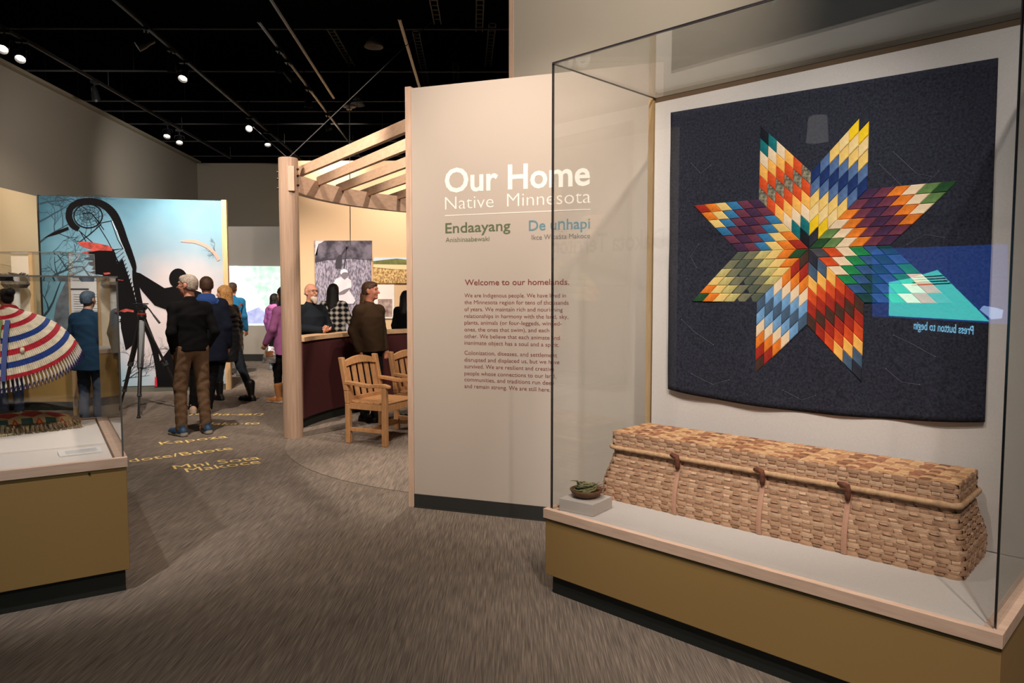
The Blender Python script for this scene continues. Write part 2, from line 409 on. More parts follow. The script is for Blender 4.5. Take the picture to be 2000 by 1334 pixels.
# pendant lamp hanging over the aisle behind the viewer, mirrored in the case glass
V_ = PLN(1591, 250, CP(0, 4.2), CW); pl_p = V_-CW*(2*(V_-CA).dot(CW))
pd_ = empty('pendant_lamp', pl_p, 0, 'pale drum pendant lamp behind the viewer, mirrored in the quilt glass', 'lamp')
MB().lathe([(.075, .12), (.083, .11), (.098, -.10), (.102, -.115), (.096, -.115), (.08, .10), (0, .11)], 28).build('shade', mat('lamp_shade', (176, 172, 168), .6, emit=.9), pd_, smooth=True)
MB().tube([(0, 0, .11), (0, 0, 7.2-pl_p.z)], .006, 6).build('cord', M_BLACK, pd_)
# ================================================================== the big case at the right
bc = empty('display_case', CA, CRZ, 'tall glass display case on mustard base holding the star quilt and long basket', 'display case')
BL, BD = 2.02, .97
MB().box((.03, .04, 0), (BL-.03, BD, .1)).build('toe_kick', M_TOE, bc)
MB().box((.0, .012, .1), (BL, BD, .398)).build('base', M_MUST, bc, bevel=.003)
MB().box((-.004, .006, .396), (BL+.004, BD, .402)).build('shadow_gap', mat('rail_gap', (90, 70, 40), .6), bc)
r = MB()
r.box((-.005, 0, .402), (BL+.005, .030, .452)); r.box((-.005, .030, .402), (.022, BD, .452)); r.box((BL-.030, .030, .402), (BL+.005, BD, .452))
r.build('wood_rail', M_MAPLEH, bc, bevel=.002)
MB().box((.05, .06, .39), (BL-.062, BD-.05, .440)).build('deck', M_LINEN, bc, bevel=.006)
il = MB(); il.box((.022, .040, .40), (.048, BD-.04, .446)); il.box((BL-.060, .040, .40), (BL-.031, BD-.04, .446)); il.box((.048, .040, .40), (BL-.06, .058, .436))
il.build('inner_rail', M_MAPLEH, bc)
GZ0, GZ1 = .440, 2.722
pane('glass_pane', (.020, .030, GZ0), (BL-.02, .0385, GZ1), bc, 1)
pane('glass_pane', (.020, .0390, GZ0), (.0285, BD-.01, GZ1), bc, 0)
pane('glass_pane', (BL-.0285, .0390, GZ0), (BL-.02, BD-.01, GZ1), bc, 0)
tag(pane('glass_pane', (.020, .030, GZ1+.0005), (BL-.02, BD-.005, GZ1+.0095), bc, 2), 'glass top pane that mirrors the quilt')
# fabric board and its wood edging at the back
MB().box((.042, .925, .44), (BL-.03, .965, 2.69)).build('back_board', mat('fabric_board', (205, 196, 190), .95, noise=.05, nscale=220, bump=.06, bscale=420), bc)
w_ = MB(); w_.box((-.012, .935, .40), (.022, .99, 2.725)); w_.build('wood_post', M_OAK, bc)
MB().box((BL-.012, .935, .40), (BL+.02, .99, 2.725)).build('wood_post', M_OAK, bc)
MB().box((.022, .955, 2.692), (BL-.02, .985, 2.725)).build('top_shadow_gap', mat('gap_shade_brown', (96, 76, 56), .8), bc)  # dark strip painted in as the shadow gap above the board

# ------------------------------------------------------------------ star quilt
QT = .905
def QP(s, z, off=0.0): return Vector((s, -off, z))
q = empty('star_quilt', CP(0, QT), CRZ, 'dark denim quilt with a many-coloured eight-pointed star, hung in the tall glass case', 'quilt')
M_DENIM = mat('quilt_denim', (46, 47, 57), .95, noise=.45, nscale=90, bump=.35, bscale=38, spec=.1, stretch=(1, 1, 1))
NX, NZ = 56, 56; vs = []; fs = []
rq = np.random.RandomState(3)
def qsurf(a, c):
    """a across 0..1, c up 0..1 -> local point on the cloth front"""
    s0 = .160+.012*(1-c); s1 = 1.760+.008*(1-c)
    s = s0+(s1-s0)*a
    zb = 1.012-.048*math.sin(PI*min(1, a*1.0))**.8 * (1 if a < .98 else 1); zt = 2.612-.045*a
    z = zb+(zt-zb)*c
    y = -.006*math.sin(a*23+c*5)*(1-c)**1.5-.010*(1-c)*math.sin(a*6+1)-.004*math.sin(c*19+a*7)*.4
    return Vector((s, y, z))
for j in range(NZ+1):
    for i in range(NX+1): vs.append(qsurf(i/NX, j/NZ))
n0 = len(vs)
vs += [v+Vector((0, .010, 0)) for v in vs]
for j in range(NZ):
    for i in range(NX):
        a = j*(NX+1)+i; fs.append((a, a+1, a+NX+2, a+NX+1)); fs.append((n0+a, n0+a+NX+1, n0+a+NX+2, n0+a+1))
for i in range(NX):
    a = i; fs.append((a, n0+a, n0+a+1, a+1)); a = NZ*(NX+1)+i; fs.append((a, a+1, n0+a+1, n0+a))
for j in range(NZ):
    a = j*(NX+1); fs.append((a, a+NX+1, n0+a+NX+1, n0+a)); a += NX; fs.append((a, n0+a, n0+a+NX+1, a+NX+1))
MB().add(vs, fs).build('quilt_field', M_DENIM, q, smooth=True)
def batik(name, rgb, rgb2=None, ns=26, nz=.28): return mat('patch_'+name, rgb, .9, noise=nz, nscale=ns, bump=.25, bscale=60, rgb2=rgb2, spec=.15)
PC = dict(den=batik('charcoal', (44, 45, 55)), black=batik('black', (26, 28, 34)), teal=batik('teal', (24, 108, 112)), cream=batik('cream', (233, 205, 170), nz=.08), yel=batik('apricot', (240, 176, 86), nz=.14),
    red=batik('vermilion', (206, 76, 36)), pat=batik('spotted', (40, 58, 62), (176, 160, 130), 70), gold=batik('gold', (229, 190, 108), nz=.12), byel=batik('bright_yellow', (242, 200, 36), nz=.08),
    pale=batik('pale_gold', (232, 202, 142), nz=.1), slate=batik('slate_blue', (80, 104, 144)), navy=batik('navy', (30, 48, 96)), dgreen=batik('dark_green', (40, 74, 44)),
    green=batik('leaf_green', (98, 128, 74)), orange=batik('orange', (222, 120, 40)), burg=batik('burgundy', (104, 52, 68)), purp=batik('plum', (66, 42, 68)),
    kgreen=batik('kelly_green', (36, 128, 74)), blue=batik('denim_blue', (52, 84, 128)), fgreen=batik('forest', (30, 66, 66)), dred=batik('dark_red', (158, 44, 32)),
    brown=batik('brown', (72, 48, 40)), lblue=batik('light_blue', (112, 154, 194)), sky=batik('steel', (70, 90, 112)), lyel=batik('straw', (232, 196, 120), nz=.1),
    olive=batik('olive_straw', (190, 176, 112)), gg=batik('grey_green', (92, 102, 84), (140, 130, 100), 14), dgg=batik('moss_grey', (66, 82, 70), (104, 104, 86), 14), mblue=batik('azure', (54, 114, 156)), grey=batik('grey', (74, 72, 76)))
def pal(*h): return list(h)+list(h[-2::-1])
ARMS = {   # from the tip (band 0) to the centre (band 10), arm k spans 45k..45k+45 degrees
    0: pal('dgreen', 'green', 'cream', 'orange', 'burg', 'purp'), 1: pal('den', 'byel', 'pale', 'gold', 'slate', 'navy'),
    2: pal('black', 'teal', 'cream', 'yel', 'red', 'pat'), 3: pal('dred', 'orange', 'lyel', 'mblue', 'burg', 'purp'),
    4: pal('dgreen', 'orange', 'lyel', 'olive', 'gg', 'dgg'), 5: pal('brown', 'dred', 'orange', 'cream', 'lblue', 'sky'),
    6: pal('den', 'sky', 'yel', 'red', 'dred', 'brown'), 7: pal('grey', 'red', 'cream', 'kgreen', 'blue', 'fgreen')}
SL = .383/6
pm = MB(); c45 = math.cos(PI/4)
rh = [(0, 0), (SL, 0), (SL+SL*c45, SL*c45), (SL*c45, SL*c45)]; cen = (sum(p[0] for p in rh)/4, sum(p[1] for p in rh)/4)
top = []
for sc_, yy in ((.985, 0), (.985, -.0025), (.86, -.0052)):
    top += [(cen[0]+(x-cen[0])*sc_, yy, cen[1]+(z-cen[1])*sc_) for x, z in rh]
pm.add(top, [(0, 1, 2, 3)]+[(i, i+4, (i+1) % 4+4, (i+1) % 4) for i in range(4)]+[(4+i, 8+i, 8+(i+1) % 4, 4+(i+1) % 4) for i in range(4)]+[(11, 10, 9, 8)])
pme = pm.mesh('patch')
bm = bmesh.new(); bm.from_mesh(pme); bmesh.ops.recalc_face_normals(bm, faces=bm.faces); bm.to_mesh(pme); bm.free()
pme.materials.append(PC['cream'])
STX, STZ = .979, 1.797
for k in range(8):
    a0, a1 = k*PI/4, (k+1)*PI/4
    for i in range(6):
        for j in range(6):
            o = bpy.data.objects.new('patch', pme); COL.objects.link(o); o.parent = q
            x = STX+SL*(i*math.cos(a0)+j*math.cos(a1)); z = STZ+SL*(i*math.sin(a0)+j*math.sin(a1))
            aa = (x-.16)/1.6; cc = (z-1.0)/1.6
            o.location = (x, qsurf(aa, cc).y-.0006, z); o.rotation_euler = (0, -a0, 0)
            o.material_slots[0].link = 'OBJECT'; o.material_slots[0].material = PC[ARMS[k][10-(i+j)]]
# fine quilting lines with bead ends
st = MB(); rs = random.Random(5)
def qline(pts):
    P = [qsurf((x-.16)/1.6, (z-1.0)/1.6)+Vector((0, -.0012, 0)) for x, z in pts]
    st.tube(P, .0005, 4)
    for p in P[::max(1, len(P)-1)]: st.lathe([(0, -.0028), (.0028, 0), (0, .0028)], 6, p)
for pts in ([(1.36, 2.25), (1.46, 2.14), (1.52, 2.12)], [(1.30, 2.2), (1.40, 2.09), (1.50, 2.09), (1.55, 2.14)], [(1.43, 1.82), (1.50, 1.86), (1.58, 1.84)], [(1.38, 1.40), (1.46, 1.36), (1.56, 1.30)],
            [(.3, 2.3), (.36, 2.24), (.42, 2.28)], [(.25, 1.42), (.33, 1.36), (.45, 1.30)], [(.32, 1.12), (.45, 1.08), (.55, 1.12)], [(.85, 1.10), (.95, 1.06), (1.02, 1.09)], [(1.35, 1.24), (1.42, 1.18), (1.50, 1.17)], [(.35, 1.85), (.3, 1.78), (.34, 1.72)]):
    qline(pts)
tag(st.build('stitching', mat('pale_stitching', (120, 120, 128), .8), q), 'fine pale stitched lines with bead ends', kind='stuff')

# ------------------------------------------------------------------ long lidded splint basket
def case_loc(s, t, z): return CP(s, t, z)
p = G(1178, 972, .44); s_ = (p-CA).dot(CU); t_ = (p-CA).dot(CW)
p2 = G(1880, 1136, .44); s2_ = (p2-CA).dot(CU); t2_ = (p2-CA).dot(CW)
BKL = s2_-s_; BKD = .42
brz = CRZ+math.atan2(t2_-t_, s2_-s_)
bk = empty('lidded_basket', CP(s_, t_, .4405), brz, 'long woven splint basket with a lid and three leather-bound hinges, inside the tall glass case', 'basket')
M_SP = [mat('splint_%d' % i, c, .6, noise=.2, nscale=40, stretch=(1, 1, 4), bump=.1, bscale=120) for i, c in enumerate(((186, 146, 116), (174, 134, 106), (198, 160, 130), (160, 120, 92)))]
M_SPT = [mat('splint_top_%d' % i, c, .6, noise=.2, nscale=40, bump=.1, bscale=120) for i, c in enumerate(((208, 164, 120), (160, 108, 78), (190, 140, 100), (136, 92, 66)))]
hx, hy = BKL/2, BKD/2; cx, cy = hx, hy
def rrect(a, b_, r, npts):
    """points and outward normals evenly spaced round a rounded rectangle with half sizes a, b_"""
    segs = []; per = 4*(a-r)+4*(b_-r)+2*PI*r; out = []
    for k in range(npts):
        d = per*k/npts
        for (L_, f) in ((2*(a-r), lambda t: ((-(a-r)+t, -b_), (0, -1))), (PI*r/2, lambda t: ((a-r+r*math.sin(t/r), -(b_-r)-r*math.cos(t/r)), (math.sin(t/r), -math.cos(t/r)))),
                        (2*(b_-r), lambda t: ((a, -(b_-r)+t), (1, 0))), (PI*r/2, lambda t: ((a-r+r*math.cos(t/r), (b_-r)+r*math.sin(t/r)), (math.cos(t/r), math.sin(t/r)))),
                        (2*(a-r), lambda t: ((a-r-t, b_), (0, 1))), (PI*r/2, lambda t: ((-(a-r)-r*math.sin(t/r), (b_-r)+r*math.cos(t/r)), (-math.sin(t/r), math.cos(t/r)))),
                        (2*(b_-r), lambda t: ((-a, (b_-r)-t), (-1, 0))), (PI*r/2, lambda t: ((-(a-r)-r*math.cos(t/r), -(b_-r)-r*math.sin(t/r)), (-math.cos(t/r), -math.sin(t/r))))):
            if d <= L_: out.append(f(d)); break
            d -= L_
        else: out.append(((-(a-r), -b_), (0, -1)))
    return out
HB = .29
def bulge(z):
    t = z/HB; return .011*math.sin(PI*min(1, 1.5*t))-.045*t**1.7
NST = 88
def ribbon(rows, m, name, par, closed=True, th=.0016):
    """rows: list of (centre, half width vector, outward normal) along the strip"""
    b = MB(); vs = []; n = len(rows)
    for c, hw, nn in rows:
        vs += [c-hw-nn*th, c-hw*.92+nn*th*.6, c+nn*th*1.4, c+hw*.92+nn*th*.6, c+hw-nn*th]
    fs = []
    for i in range(n if closed else n-1):
        j = (i+1) % n
        for k in range(4): fs.append((i*5+k, j*5+k, j*5+k+1, i*5+k+1))
        fs.append((i*5+4, j*5+4, j*5, i*5))
    b.add(vs, fs); return b.build(name, m, par, smooth=False)
NROW = 15; rw = HB/NROW
body = empty('body', (0, 0, 0), 0, parent=bk)
core = MB()
def ringcore(zs, off, bf, top=False):
    prev = None; base = len(core.v); rows = []
    for z in zs:
        dl_ = bf(z); pts = rrect(hx+dl_-off, hy+dl_-off, .032, 60); rows.append([(cx+p_[0], cy+p_[1], z) for p_, _ in pts])
    vs = [v for r_ in rows for v in r_]; fs = []
    for i in range(len(rows)-1):
        for k in range(60): fs.append((i*60+k, i*60+(k+1) % 60, (i+1)*60+(k+1) % 60, (i+1)*60+k))
    fs.append(tuple(range(59, -1, -1))); fs.append(tuple((len(rows)-1)*60+k for k in range(60)))
    core.add(vs, fs)
ringcore([.004+.282*i/10 for i in range(11)], .007, bulge)
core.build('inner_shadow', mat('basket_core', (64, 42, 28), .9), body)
for rI in range(NROW):
    z = rw*(rI+.5); dl_ = bulge(z); rows = []
    pts = rrect(hx+dl_, hy+dl_, .032, NST*6)
    for k, (p_, n_) in enumerate(pts):
        wv = math.sin(2*PI*(k/12.0)+(PI if rI % 2 else 0))
        wv = math.copysign(abs(wv)**.6, wv)
        n3 = Vector((n_[0], n_[1], 0)); c = Vector((cx+p_[0], cy+p_[1], z))+n3*(.0042*wv)
        rows.append((c, Vector((0, 0, rw*.56)), n3))
    ribbon(rows, M_SP[(rI*7) % 3], 'weaver', body, th=.0013)
ptsS = [rrect(hx+bulge(HB*i/24), hy+bulge(HB*i/24), .032, NST*6) for i in range(25)]
for k in range(NST):
    rows = []
    for zi in range(0, 25*3-2):
        z = HB*zi/(25*3-3); i0 = min(24, int(round(z/HB*24))); (p_, n_) = ptsS[i0][(k*6+3) % (NST*6)]; dl_ = bulge(z)
        n3 = Vector((n_[0], n_[1], 0)); tg = Vector((-n_[1], n_[0], 0))
        ph = z/rw-.5; wv = -math.cos(PI*ph)*(1 if k % 2 == 0 else -1)
        c = Vector((cx+p_[0], cy+p_[1], z))+n3*(.0040*wv)
        rows.append((c, tg*.0155, n3))
    ribbon(rows, M_SP[(k*5) % 4], 'stake', body, closed=False, th=.001)
# lid
lid = empty('lid', (0, 0, 0), 0, parent=bk)
LZ0, LZ1 = .292, .372
core = MB()
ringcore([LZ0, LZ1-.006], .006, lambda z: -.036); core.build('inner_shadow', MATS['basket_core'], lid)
for rI in range(4):
    z = LZ0+(LZ1-LZ0)*(rI+.5)/4; rows = []
    for k, (p_, n_) in enumerate(rrect(hx-.034, hy-.034, .02, NST*6)):
        wv = math.sin(2*PI*(k/12.0)+(PI if rI % 2 else 0)); wv = math.copysign(abs(wv)**.6, wv)
        n3 = Vector((n_[0], n_[1], 0)); rows.append((Vector((cx+p_[0], cy+p_[1], z))+n3*(.004*wv), Vector((0, 0, .0108)), n3))
    ribbon(rows, M_SP[(rI+1) % 3], 'weaver', lid, th=.0013)
pl = rrect(hx-.034, hy-.034, .02, NST*6)
for k in range(NST):
    p_, n_ = pl[(k*6+3) % (NST*6)]; n3 = Vector((n_[0], n_[1], 0)); tg = Vector((-n_[1], n_[0], 0)); rows = []
    for zi in range(13):
        z = LZ0+(LZ1-LZ0)*zi/12; wv = -math.cos(PI*(zi/12*4-.5))*(1 if k % 2 == 0 else -1)
        rows.append((Vector((cx+p_[0], cy+p_[1], z))+n3*.004*wv, tg*.015, n3))
    ribbon(rows, M_SP[(k*5) % 4], 'stake', lid, closed=False, th=.001)
# lid top: lengthwise and crosswise splints
NL, NC = 9, 34; wl_ = (BKD-.068)/NL; wc_ = (BKL-.068)/NC; zup3 = Vector((0, 0, 1))
for i in range(NL):
    y = .034+wl_*(i+.5); rows = []
    for k in range(NC*4+1):
        x = .034+(BKL-.068)*k/(NC*4); wv = math.cos(PI*(k/4.0-.5)+PI*(i % 2)); rows.append((Vector((x, y, LZ1+.0036*wv)), Vector((0, wl_*.42, 0)), zup3))
    ribbon(rows, M_SPT[(2, 0, 1, 2, 0, 2, 1, 0, 2)[i]], 'lid_splint', lid, closed=False, th=.0012)
for k in range(NC):
    x = .034+wc_*(k+.5); rows = []
    for i in range(NL*4+1):
        y = .034+(BKD-.068)*i/(NL*4); wv = -math.cos(PI*(i/4.0-.5)+PI*(k % 2)); rows.append((Vector((x, y, LZ1+.0036*wv)), Vector((wc_*.42, 0, 0)), zup3))
    ribbon(rows, M_SPT[(0, 1, 0, 3, 0, 0, 1, 2, 3, 0, 1)[(k*7) % 11]], 'lid_splint', lid, closed=False, th=.0012)
# wrapped rim hoop
rim = MB(); pts = rrect(hx-.024, hy-.024, .03, 360)
rim.tube([(cx+p_[0], cy+p_[1], .286+.003*math.sin(k*.02)) for k, (p_, n_) in enumerate(pts)], [.0115+.0022*abs(math.sin(k*PI/6)) for k in range(360)], 8, closed=True)
rim.build('rim_hoop', mat('rim_splint', (190, 152, 116), .6, noise=.2, nscale=60), bk, smooth=True)
def bpx(x, y):  # basket-local s of a photo column on its front face
    v = PLN(x, y, CP(s_, t_, 0), CW); return (v-CP(s_, t_, 0)).dot(CU)
for xx, yy in ((1318, 900), (1482, 930), (1648, 965)):
    xl = bpx(xx, yy); hb = empty('hinge', (0, 0, 0), 0, parent=bk)
    rows = [(Vector((xl, -bulge(z)-.009, z)), Vector((.0125, 0, 0)), Vector((0, -1, 0))) for z in [HB*(1-i/12)*.98+.002 for i in range(13)]]
    ribbon(rows, mat('hinge_splint', (186, 140, 116), .7), 'strap', hb, closed=False, th=.002)
    lp = MB()
    lp.tube([(xl-.04, .020, .300), (xl-.016, .008, .303), (xl+.002, .004, .299), (xl+.004, .006, .28), (xl+.003, .012, .255), (xl+.002, .014, .235)], [.009, .011, .013, .013, .013, .011], 8)
    lp.build('leather_wrap', mat('brown_suede', (112, 66, 50), .95, noise=.3, nscale=60, bump=.6, bscale=150), hb, smooth=True)

# ------------------------------------------------------------------ block, bowl and grass braid
pA = [G(1092, 996, .4405), G(1158, 1010, .4405), G(1211, 996, .4405)]
e1 = (pA[1]-pA[0]); e2 = (pA[2]-pA[1]); e2 = Vector((-e1.y, e1.x, 0)).normalized()*min(e2.length, .24)
blz = math.atan2(e1.y, e1.x)
blk = MB().box((0, 0, 0), (e1.length, e2.length, .062)).build('plinth_block', mat('block_grey', (190, 180, 172), .9, noise=.05, nscale=200), loc=pA[0]+Vector((0, 0, .0005)), rz=blz, bevel=.002)
tag(blk, 'low pale grey block under the small grass bowl', 'plinth')
bo = pA[0]+e1*.5+e2*.52+Vector((0, 0, .0632))
bw = empty('wooden_bowl', bo, 0, 'small shallow brown wooden bowl on the pale block in the tall case', 'bowl')
MB().lathe([(0, .0), (.038, 0), (.06, .010), (.078, .026), (.087, .043), (.083, .045), (.074, .030), (.055, .015), (0, .010)], 36).build('bowl_wall', mat('bowl_brown', (104, 70, 48), .6, noise=.25, nscale=30, bump=.1, bscale=60), bw, smooth=True)
gr = empty('grass_braid', bo+Vector((0, 0, .012)), 0, 'coil of dried greenish braided grass heaped in the small wooden bowl', 'dried grass')
rg = random.Random(11)
for k in range(13):
    R0 = .03+.034*rg.random(); z0 = .02+.038*k/13; tx, ty = rg.uniform(-.3, .3), rg.uniform(-.3, .3); pts = []
    ox, oy = rg.uniform(-.012, .012), rg.uniform(-.012, .012); R0 = min(R0, .062-.02*k/13)
    for i in range(30):
        a = i*2*PI/28*1.02+k; rr = R0*(1+.08*math.sin(a*3+k)); pts.append((ox+rr*math.cos(a), oy+rr*math.sin(a), z0+rr*(tx*math.cos(a)+ty*math.sin(a))*.6+.002*math.sin(a*9)))
    MB().tube(pts, .0048+.002*rg.random(), 6).build('strand', mat('grass_%d' % (k % 3), ((110, 108, 72), (136, 130, 92), (84, 84, 56))[k % 3], .8, noise=.3, nscale=80), gr, smooth=True)
for k in range(5):
    a = 2.6+.25*k; MB().tube([(.03*math.cos(a), .03*math.sin(a), .05), (.055*math.cos(a), .055*math.sin(a), .066+.004*k), (.085*math.cos(a), .085*math.sin(a), .062+.006*k)], [.004, .003, .001], 5).build('strand', MATS['grass_1'], gr)
for k in range(5):
    a = -.5+.3*k; MB().tube([(.045*math.cos(a), .045*math.sin(a), .035), (.07*math.cos(a), .07*math.sin(a), .04), (.098*math.cos(a), .098*math.sin(a), .036+.004*k)], [.004, .003, .001], 5).build('strand', mat('grass_brown', (120, 76, 48), .8), gr)
# ================================================================== the case at the left
LF = Vector((-2.011, 3.758, 0)); LU = Vector((.839, .544, 0)).normalized(); LV = Vector((-LU.y, LU.x, 0))
LRZ = math.atan2(LU.y, LU.x)
def LP(s, t, z=0.0): return LF+LU*s+LV*t+Vector((0, 0, z))
lc = empty('display_case', LF, LRZ, 'low glass display case on mustard base holding the shell cape', 'display case')
LL, LDP = 2.0, 1.52
MB().box((-LL+.03, .04, 0), (-.02, LDP-.04, .12)).build('toe_kick', M_TOE, lc)
MB().box((-LL, .008, .12), (.0, LDP-.01, .668)).build('base', M_MUST, lc, bevel=.003)
r = MB(); r.box((-LL-.004, 0, .668), (.005, .028, .72)); r.box((-.05, .028, .668), (.005, LDP, .72)); r.box((-LL-.004, LDP-.03, .668), (-.05, LDP, .72)); r.box((-LL-.004, .028, .668), (-LL+.03, LDP-.03, .72))
r.build('wood_rail', M_MAPLEH, lc, bevel=.002)
MB().box((-LL+.04, .03, .66), (-.058, LDP-.04, .712)).build('deck', mat('white_deck', (222, 212, 204), .9, noise=.04, nscale=200), lc, bevel=.004)
for lo, hi, ax in (((-LL+.02, .020, .712), (-.010, .028, 1.652), 1), ((-.018, .0285, .712), (-.010, LDP-.02, 1.652), 0), ((-LL+.02, LDP-.028, .712), (-.0185, LDP-.02, 1.652), 1), ((-LL+.02, .020, 1.6525), (-.010, LDP-.02, 1.661), 2)):
    pane('glass_pane', lo, hi, lc, ax, GEDGE2)
sw = MB().lathe([(0, 0), (.006, 0), (.006, .004), (0, .004)], 8).build('screw', M_BLACK, lc); sw.rotation_euler = (PI/2, 0, 0); sw.location = (-.17, .008, .655)

# ------------------------------------------------------------------ shell cape
M_SHELLB = mat('dentalium_shell', (214, 200, 176), .5, noise=.2, nscale=30); M_RB = mat('red_quillwork', (168, 26, 44), .6, noise=.3, nscale=60); M_BB = mat('blue_quillwork', (24, 54, 122), .6, noise=.3, nscale=60)
M_CORD = mat('cape_cord', (120, 92, 62), .8)
YC = 4.45
c0 = D(-6, 640, YC); cape = empty('shell_cape', (c0.x, c0.y, 0), LRZ*.55, 'cape of white tube shells with red and blue bands, standing in the low case', 'cape')
pxm = YC/FPX
def ring(sk):
    """sk 0..1 from neck to hem -> half width, side height, front drop, front reach (metres)"""
    A = np.interp(sk, [0, .2, .4, .6, .8, 1], [20, 54, 80, 100, 119, 136])*pxm
    yk = np.interp(sk, [0, .2, .4, .6, .8, 1], [601, 610, 620, 632, 649, 672]); yb = np.interp(sk, [0, .2, .4, .6, .8, 1], [606, 631, 657, 684, 711, 739])
    z = CAMH-(yk-574)*pxm; dr = (yb-yk)*pxm*.97
    return A, z, dr, A*.62
def cape_pt(sk, ph):
    A, z, dr, C = ring(sk); return Vector((A*math.cos(ph), -C*math.sin(ph), z-dr*max(0, math.sin(ph))+.25*dr*min(0, math.sin(ph))))
bands = [(0, .10, 'w'), (.10, .16, 'r'), (.16, .24, 'w'), (.24, .31, 'r'), (.31, .43, 'w'), (.43, .51, 'b'), (.51, .61, 'w'), (.61, .69, 'r'), (.69, .78, 'w'), (.78, .86, 'b'), (.86, .95, 'w'), (.95, 1.02, 'r')]
for s0, s1, kd in bands:
    b = MB(); n = int(70+110*s1)
    for i in range(n):
        a0 = -PI*.35+(PI*1.7)*i/n; a1 = -PI*.35+(PI*1.7)*(i+.9)/n; am = (a0+a1)/2
        p0, p1, pm_, e0_, e1_, em_ = cape_pt(s0, a0), cape_pt(s0, a1), cape_pt(s0, am), cape_pt(s1, a0), cape_pt(s1, a1), cape_pt(s1, am)
        out = Vector((math.cos(am)*.6, -math.sin(am), .5)).normalized()*(.006 if kd == 'w' else .004)
        b.add([p0, pm_+out, p1, e0_, em_+out, e1_], [(0, 3, 4, 1), (1, 4, 5, 2), (0, 1, 2), (3, 5, 4)])
    b.build({'w': 'shell_row', 'r': 'red_band', 'b': 'blue_band'}[kd], {'w': M_SHELLB, 'r': M_RB, 'b': M_BB}[kd], cape)['kind'] = 'stuff'
lin_ = MB(); NP = 60
vs = []; fs = []
for j in range(9):
    for i in range(NP+1): vs.append(cape_pt(j/8*1.0, -PI*.35+PI*1.7*i/NP)+Vector((0, 0, -.006)))
for j in range(8):
    for i in range(NP): fs.append((j*(NP+1)+i, j*(NP+1)+i+1, (j+1)*(NP+1)+i+1, (j+1)*(NP+1)+i))
lin_.add(vs, fs).build('lining', mat('cape_lining', (96, 74, 56), .9), cape, smooth=True)
fr = MB(); vz = MB(); br = MB(); n = 96
for i in range(n):
    a = -PI*.3+PI*1.6*i/n; p0 = cape_pt(1.02, a); o_ = Vector((math.cos(a)*.03, -math.sin(a)*.02, 0)); p1 = p0+o_+Vector((0, 0, -.072))
    fr.tube([p0, p0*.5+p1*.5, p1], [.003, .0055, .0035], 6); br.tube([p0+Vector((.004, 0, .002)), p0*.75+p1*.25], .0032, 5)
    a2 = -PI*.3+PI*1.6*(i+.5)/n; a3 = -PI*.3+PI*1.6*(i+1)/n
    q0 = cape_pt(1.02, a)+o_+Vector((0, 0, -.045)); q1 = cape_pt(1.02, a2)+o_*1.2+Vector((0, 0, -.082)); q2 = cape_pt(1.02, a3)+o_+Vector((0, 0, -.045))
    vz.tube([q0, q1, q2], .003, 5)
for o_ in (fr.build('fringe_shells', mat('fringe_shell', (200, 188, 178), .4), cape), vz.build('fringe_beads', mat('purple_beads', (44, 38, 84), .5), cape), br.build('fringe_cords', mat('amber_beads', (138, 92, 56), .5), cape)): tag(o_, kind='stuff')
p = cape_pt(.65, PI*.32); MB().lathe([(.004, -.018), (.011, -.012), (.013, 0), (.010, .014), (.005, .016), (.003, .008)], 12, p+Vector((.006, -.016, 0))).build('elk_tooth', mat('ivory', (220, 200, 170), .4), cape, smooth=True)
tz = MB()
for k in range(4): tz.tube([cape_pt(.45, PI*.42)+Vector((0, -.012, 0)), cape_pt(.60, PI*.42+.02*k)+Vector((.004*k-.006, -.016, 0)), cape_pt(.68, PI*.42+.03*k)+Vector((.006*k-.01, -.014, 0))], .0028, 5)
tz.build('bead_tassel', mat('tassel_beads', (200, 150, 140), .5), cape)
# ribbons hanging from the neck, and the stand under the cape
for k, (x, w, c) in enumerate(((.045, .035, (98, 112, 62)), (.088, .026, (62, 72, 122)), (-.005, .03, (150, 40, 50)))):
    P = [Vector((x+.002*j, cape_pt(.15+.85*j/8, PI/2).y-.014, cape_pt(.15+.85*j/8, PI/2).z)) for j in range(9)]
    b = MB(); vs = []; fs = []
    for p in P: vs += [p+Vector((-w/2, 0, 0)), p+Vector((w/2, 0, 0)), p+Vector((w/2, .002, 0)), p+Vector((-w/2, .002, 0))]
    for j in range(8):
        for l in range(4): fs.append((j*4+l, j*4+(l+1) % 4, j*4+4+(l+1) % 4, j*4+4+l))
    fs += [(3, 2, 1, 0), (32, 33, 34, 35)]
    b.add(vs, fs).build('ribbon', mat('ribbon_%d' % k, c, .7), cape)
sd = MB(); sd.tube([(-.02, -.02, .728), (-.02, -.02, 1.4)], .012, 10); sd.tube([(-.3, 0, 1.27), (-.12, 0, 1.38), (.12, 0, 1.38), (.3, 0, 1.27)], .012, 8); sd.lathe([(0, .7125), (.13, .7125), (.13, .724), (.02, .73), (0, .73)], 32, (-.02, -.02, 0))
sd.build('stand', mat('stand_cream', (200, 186, 150), .6), cape)

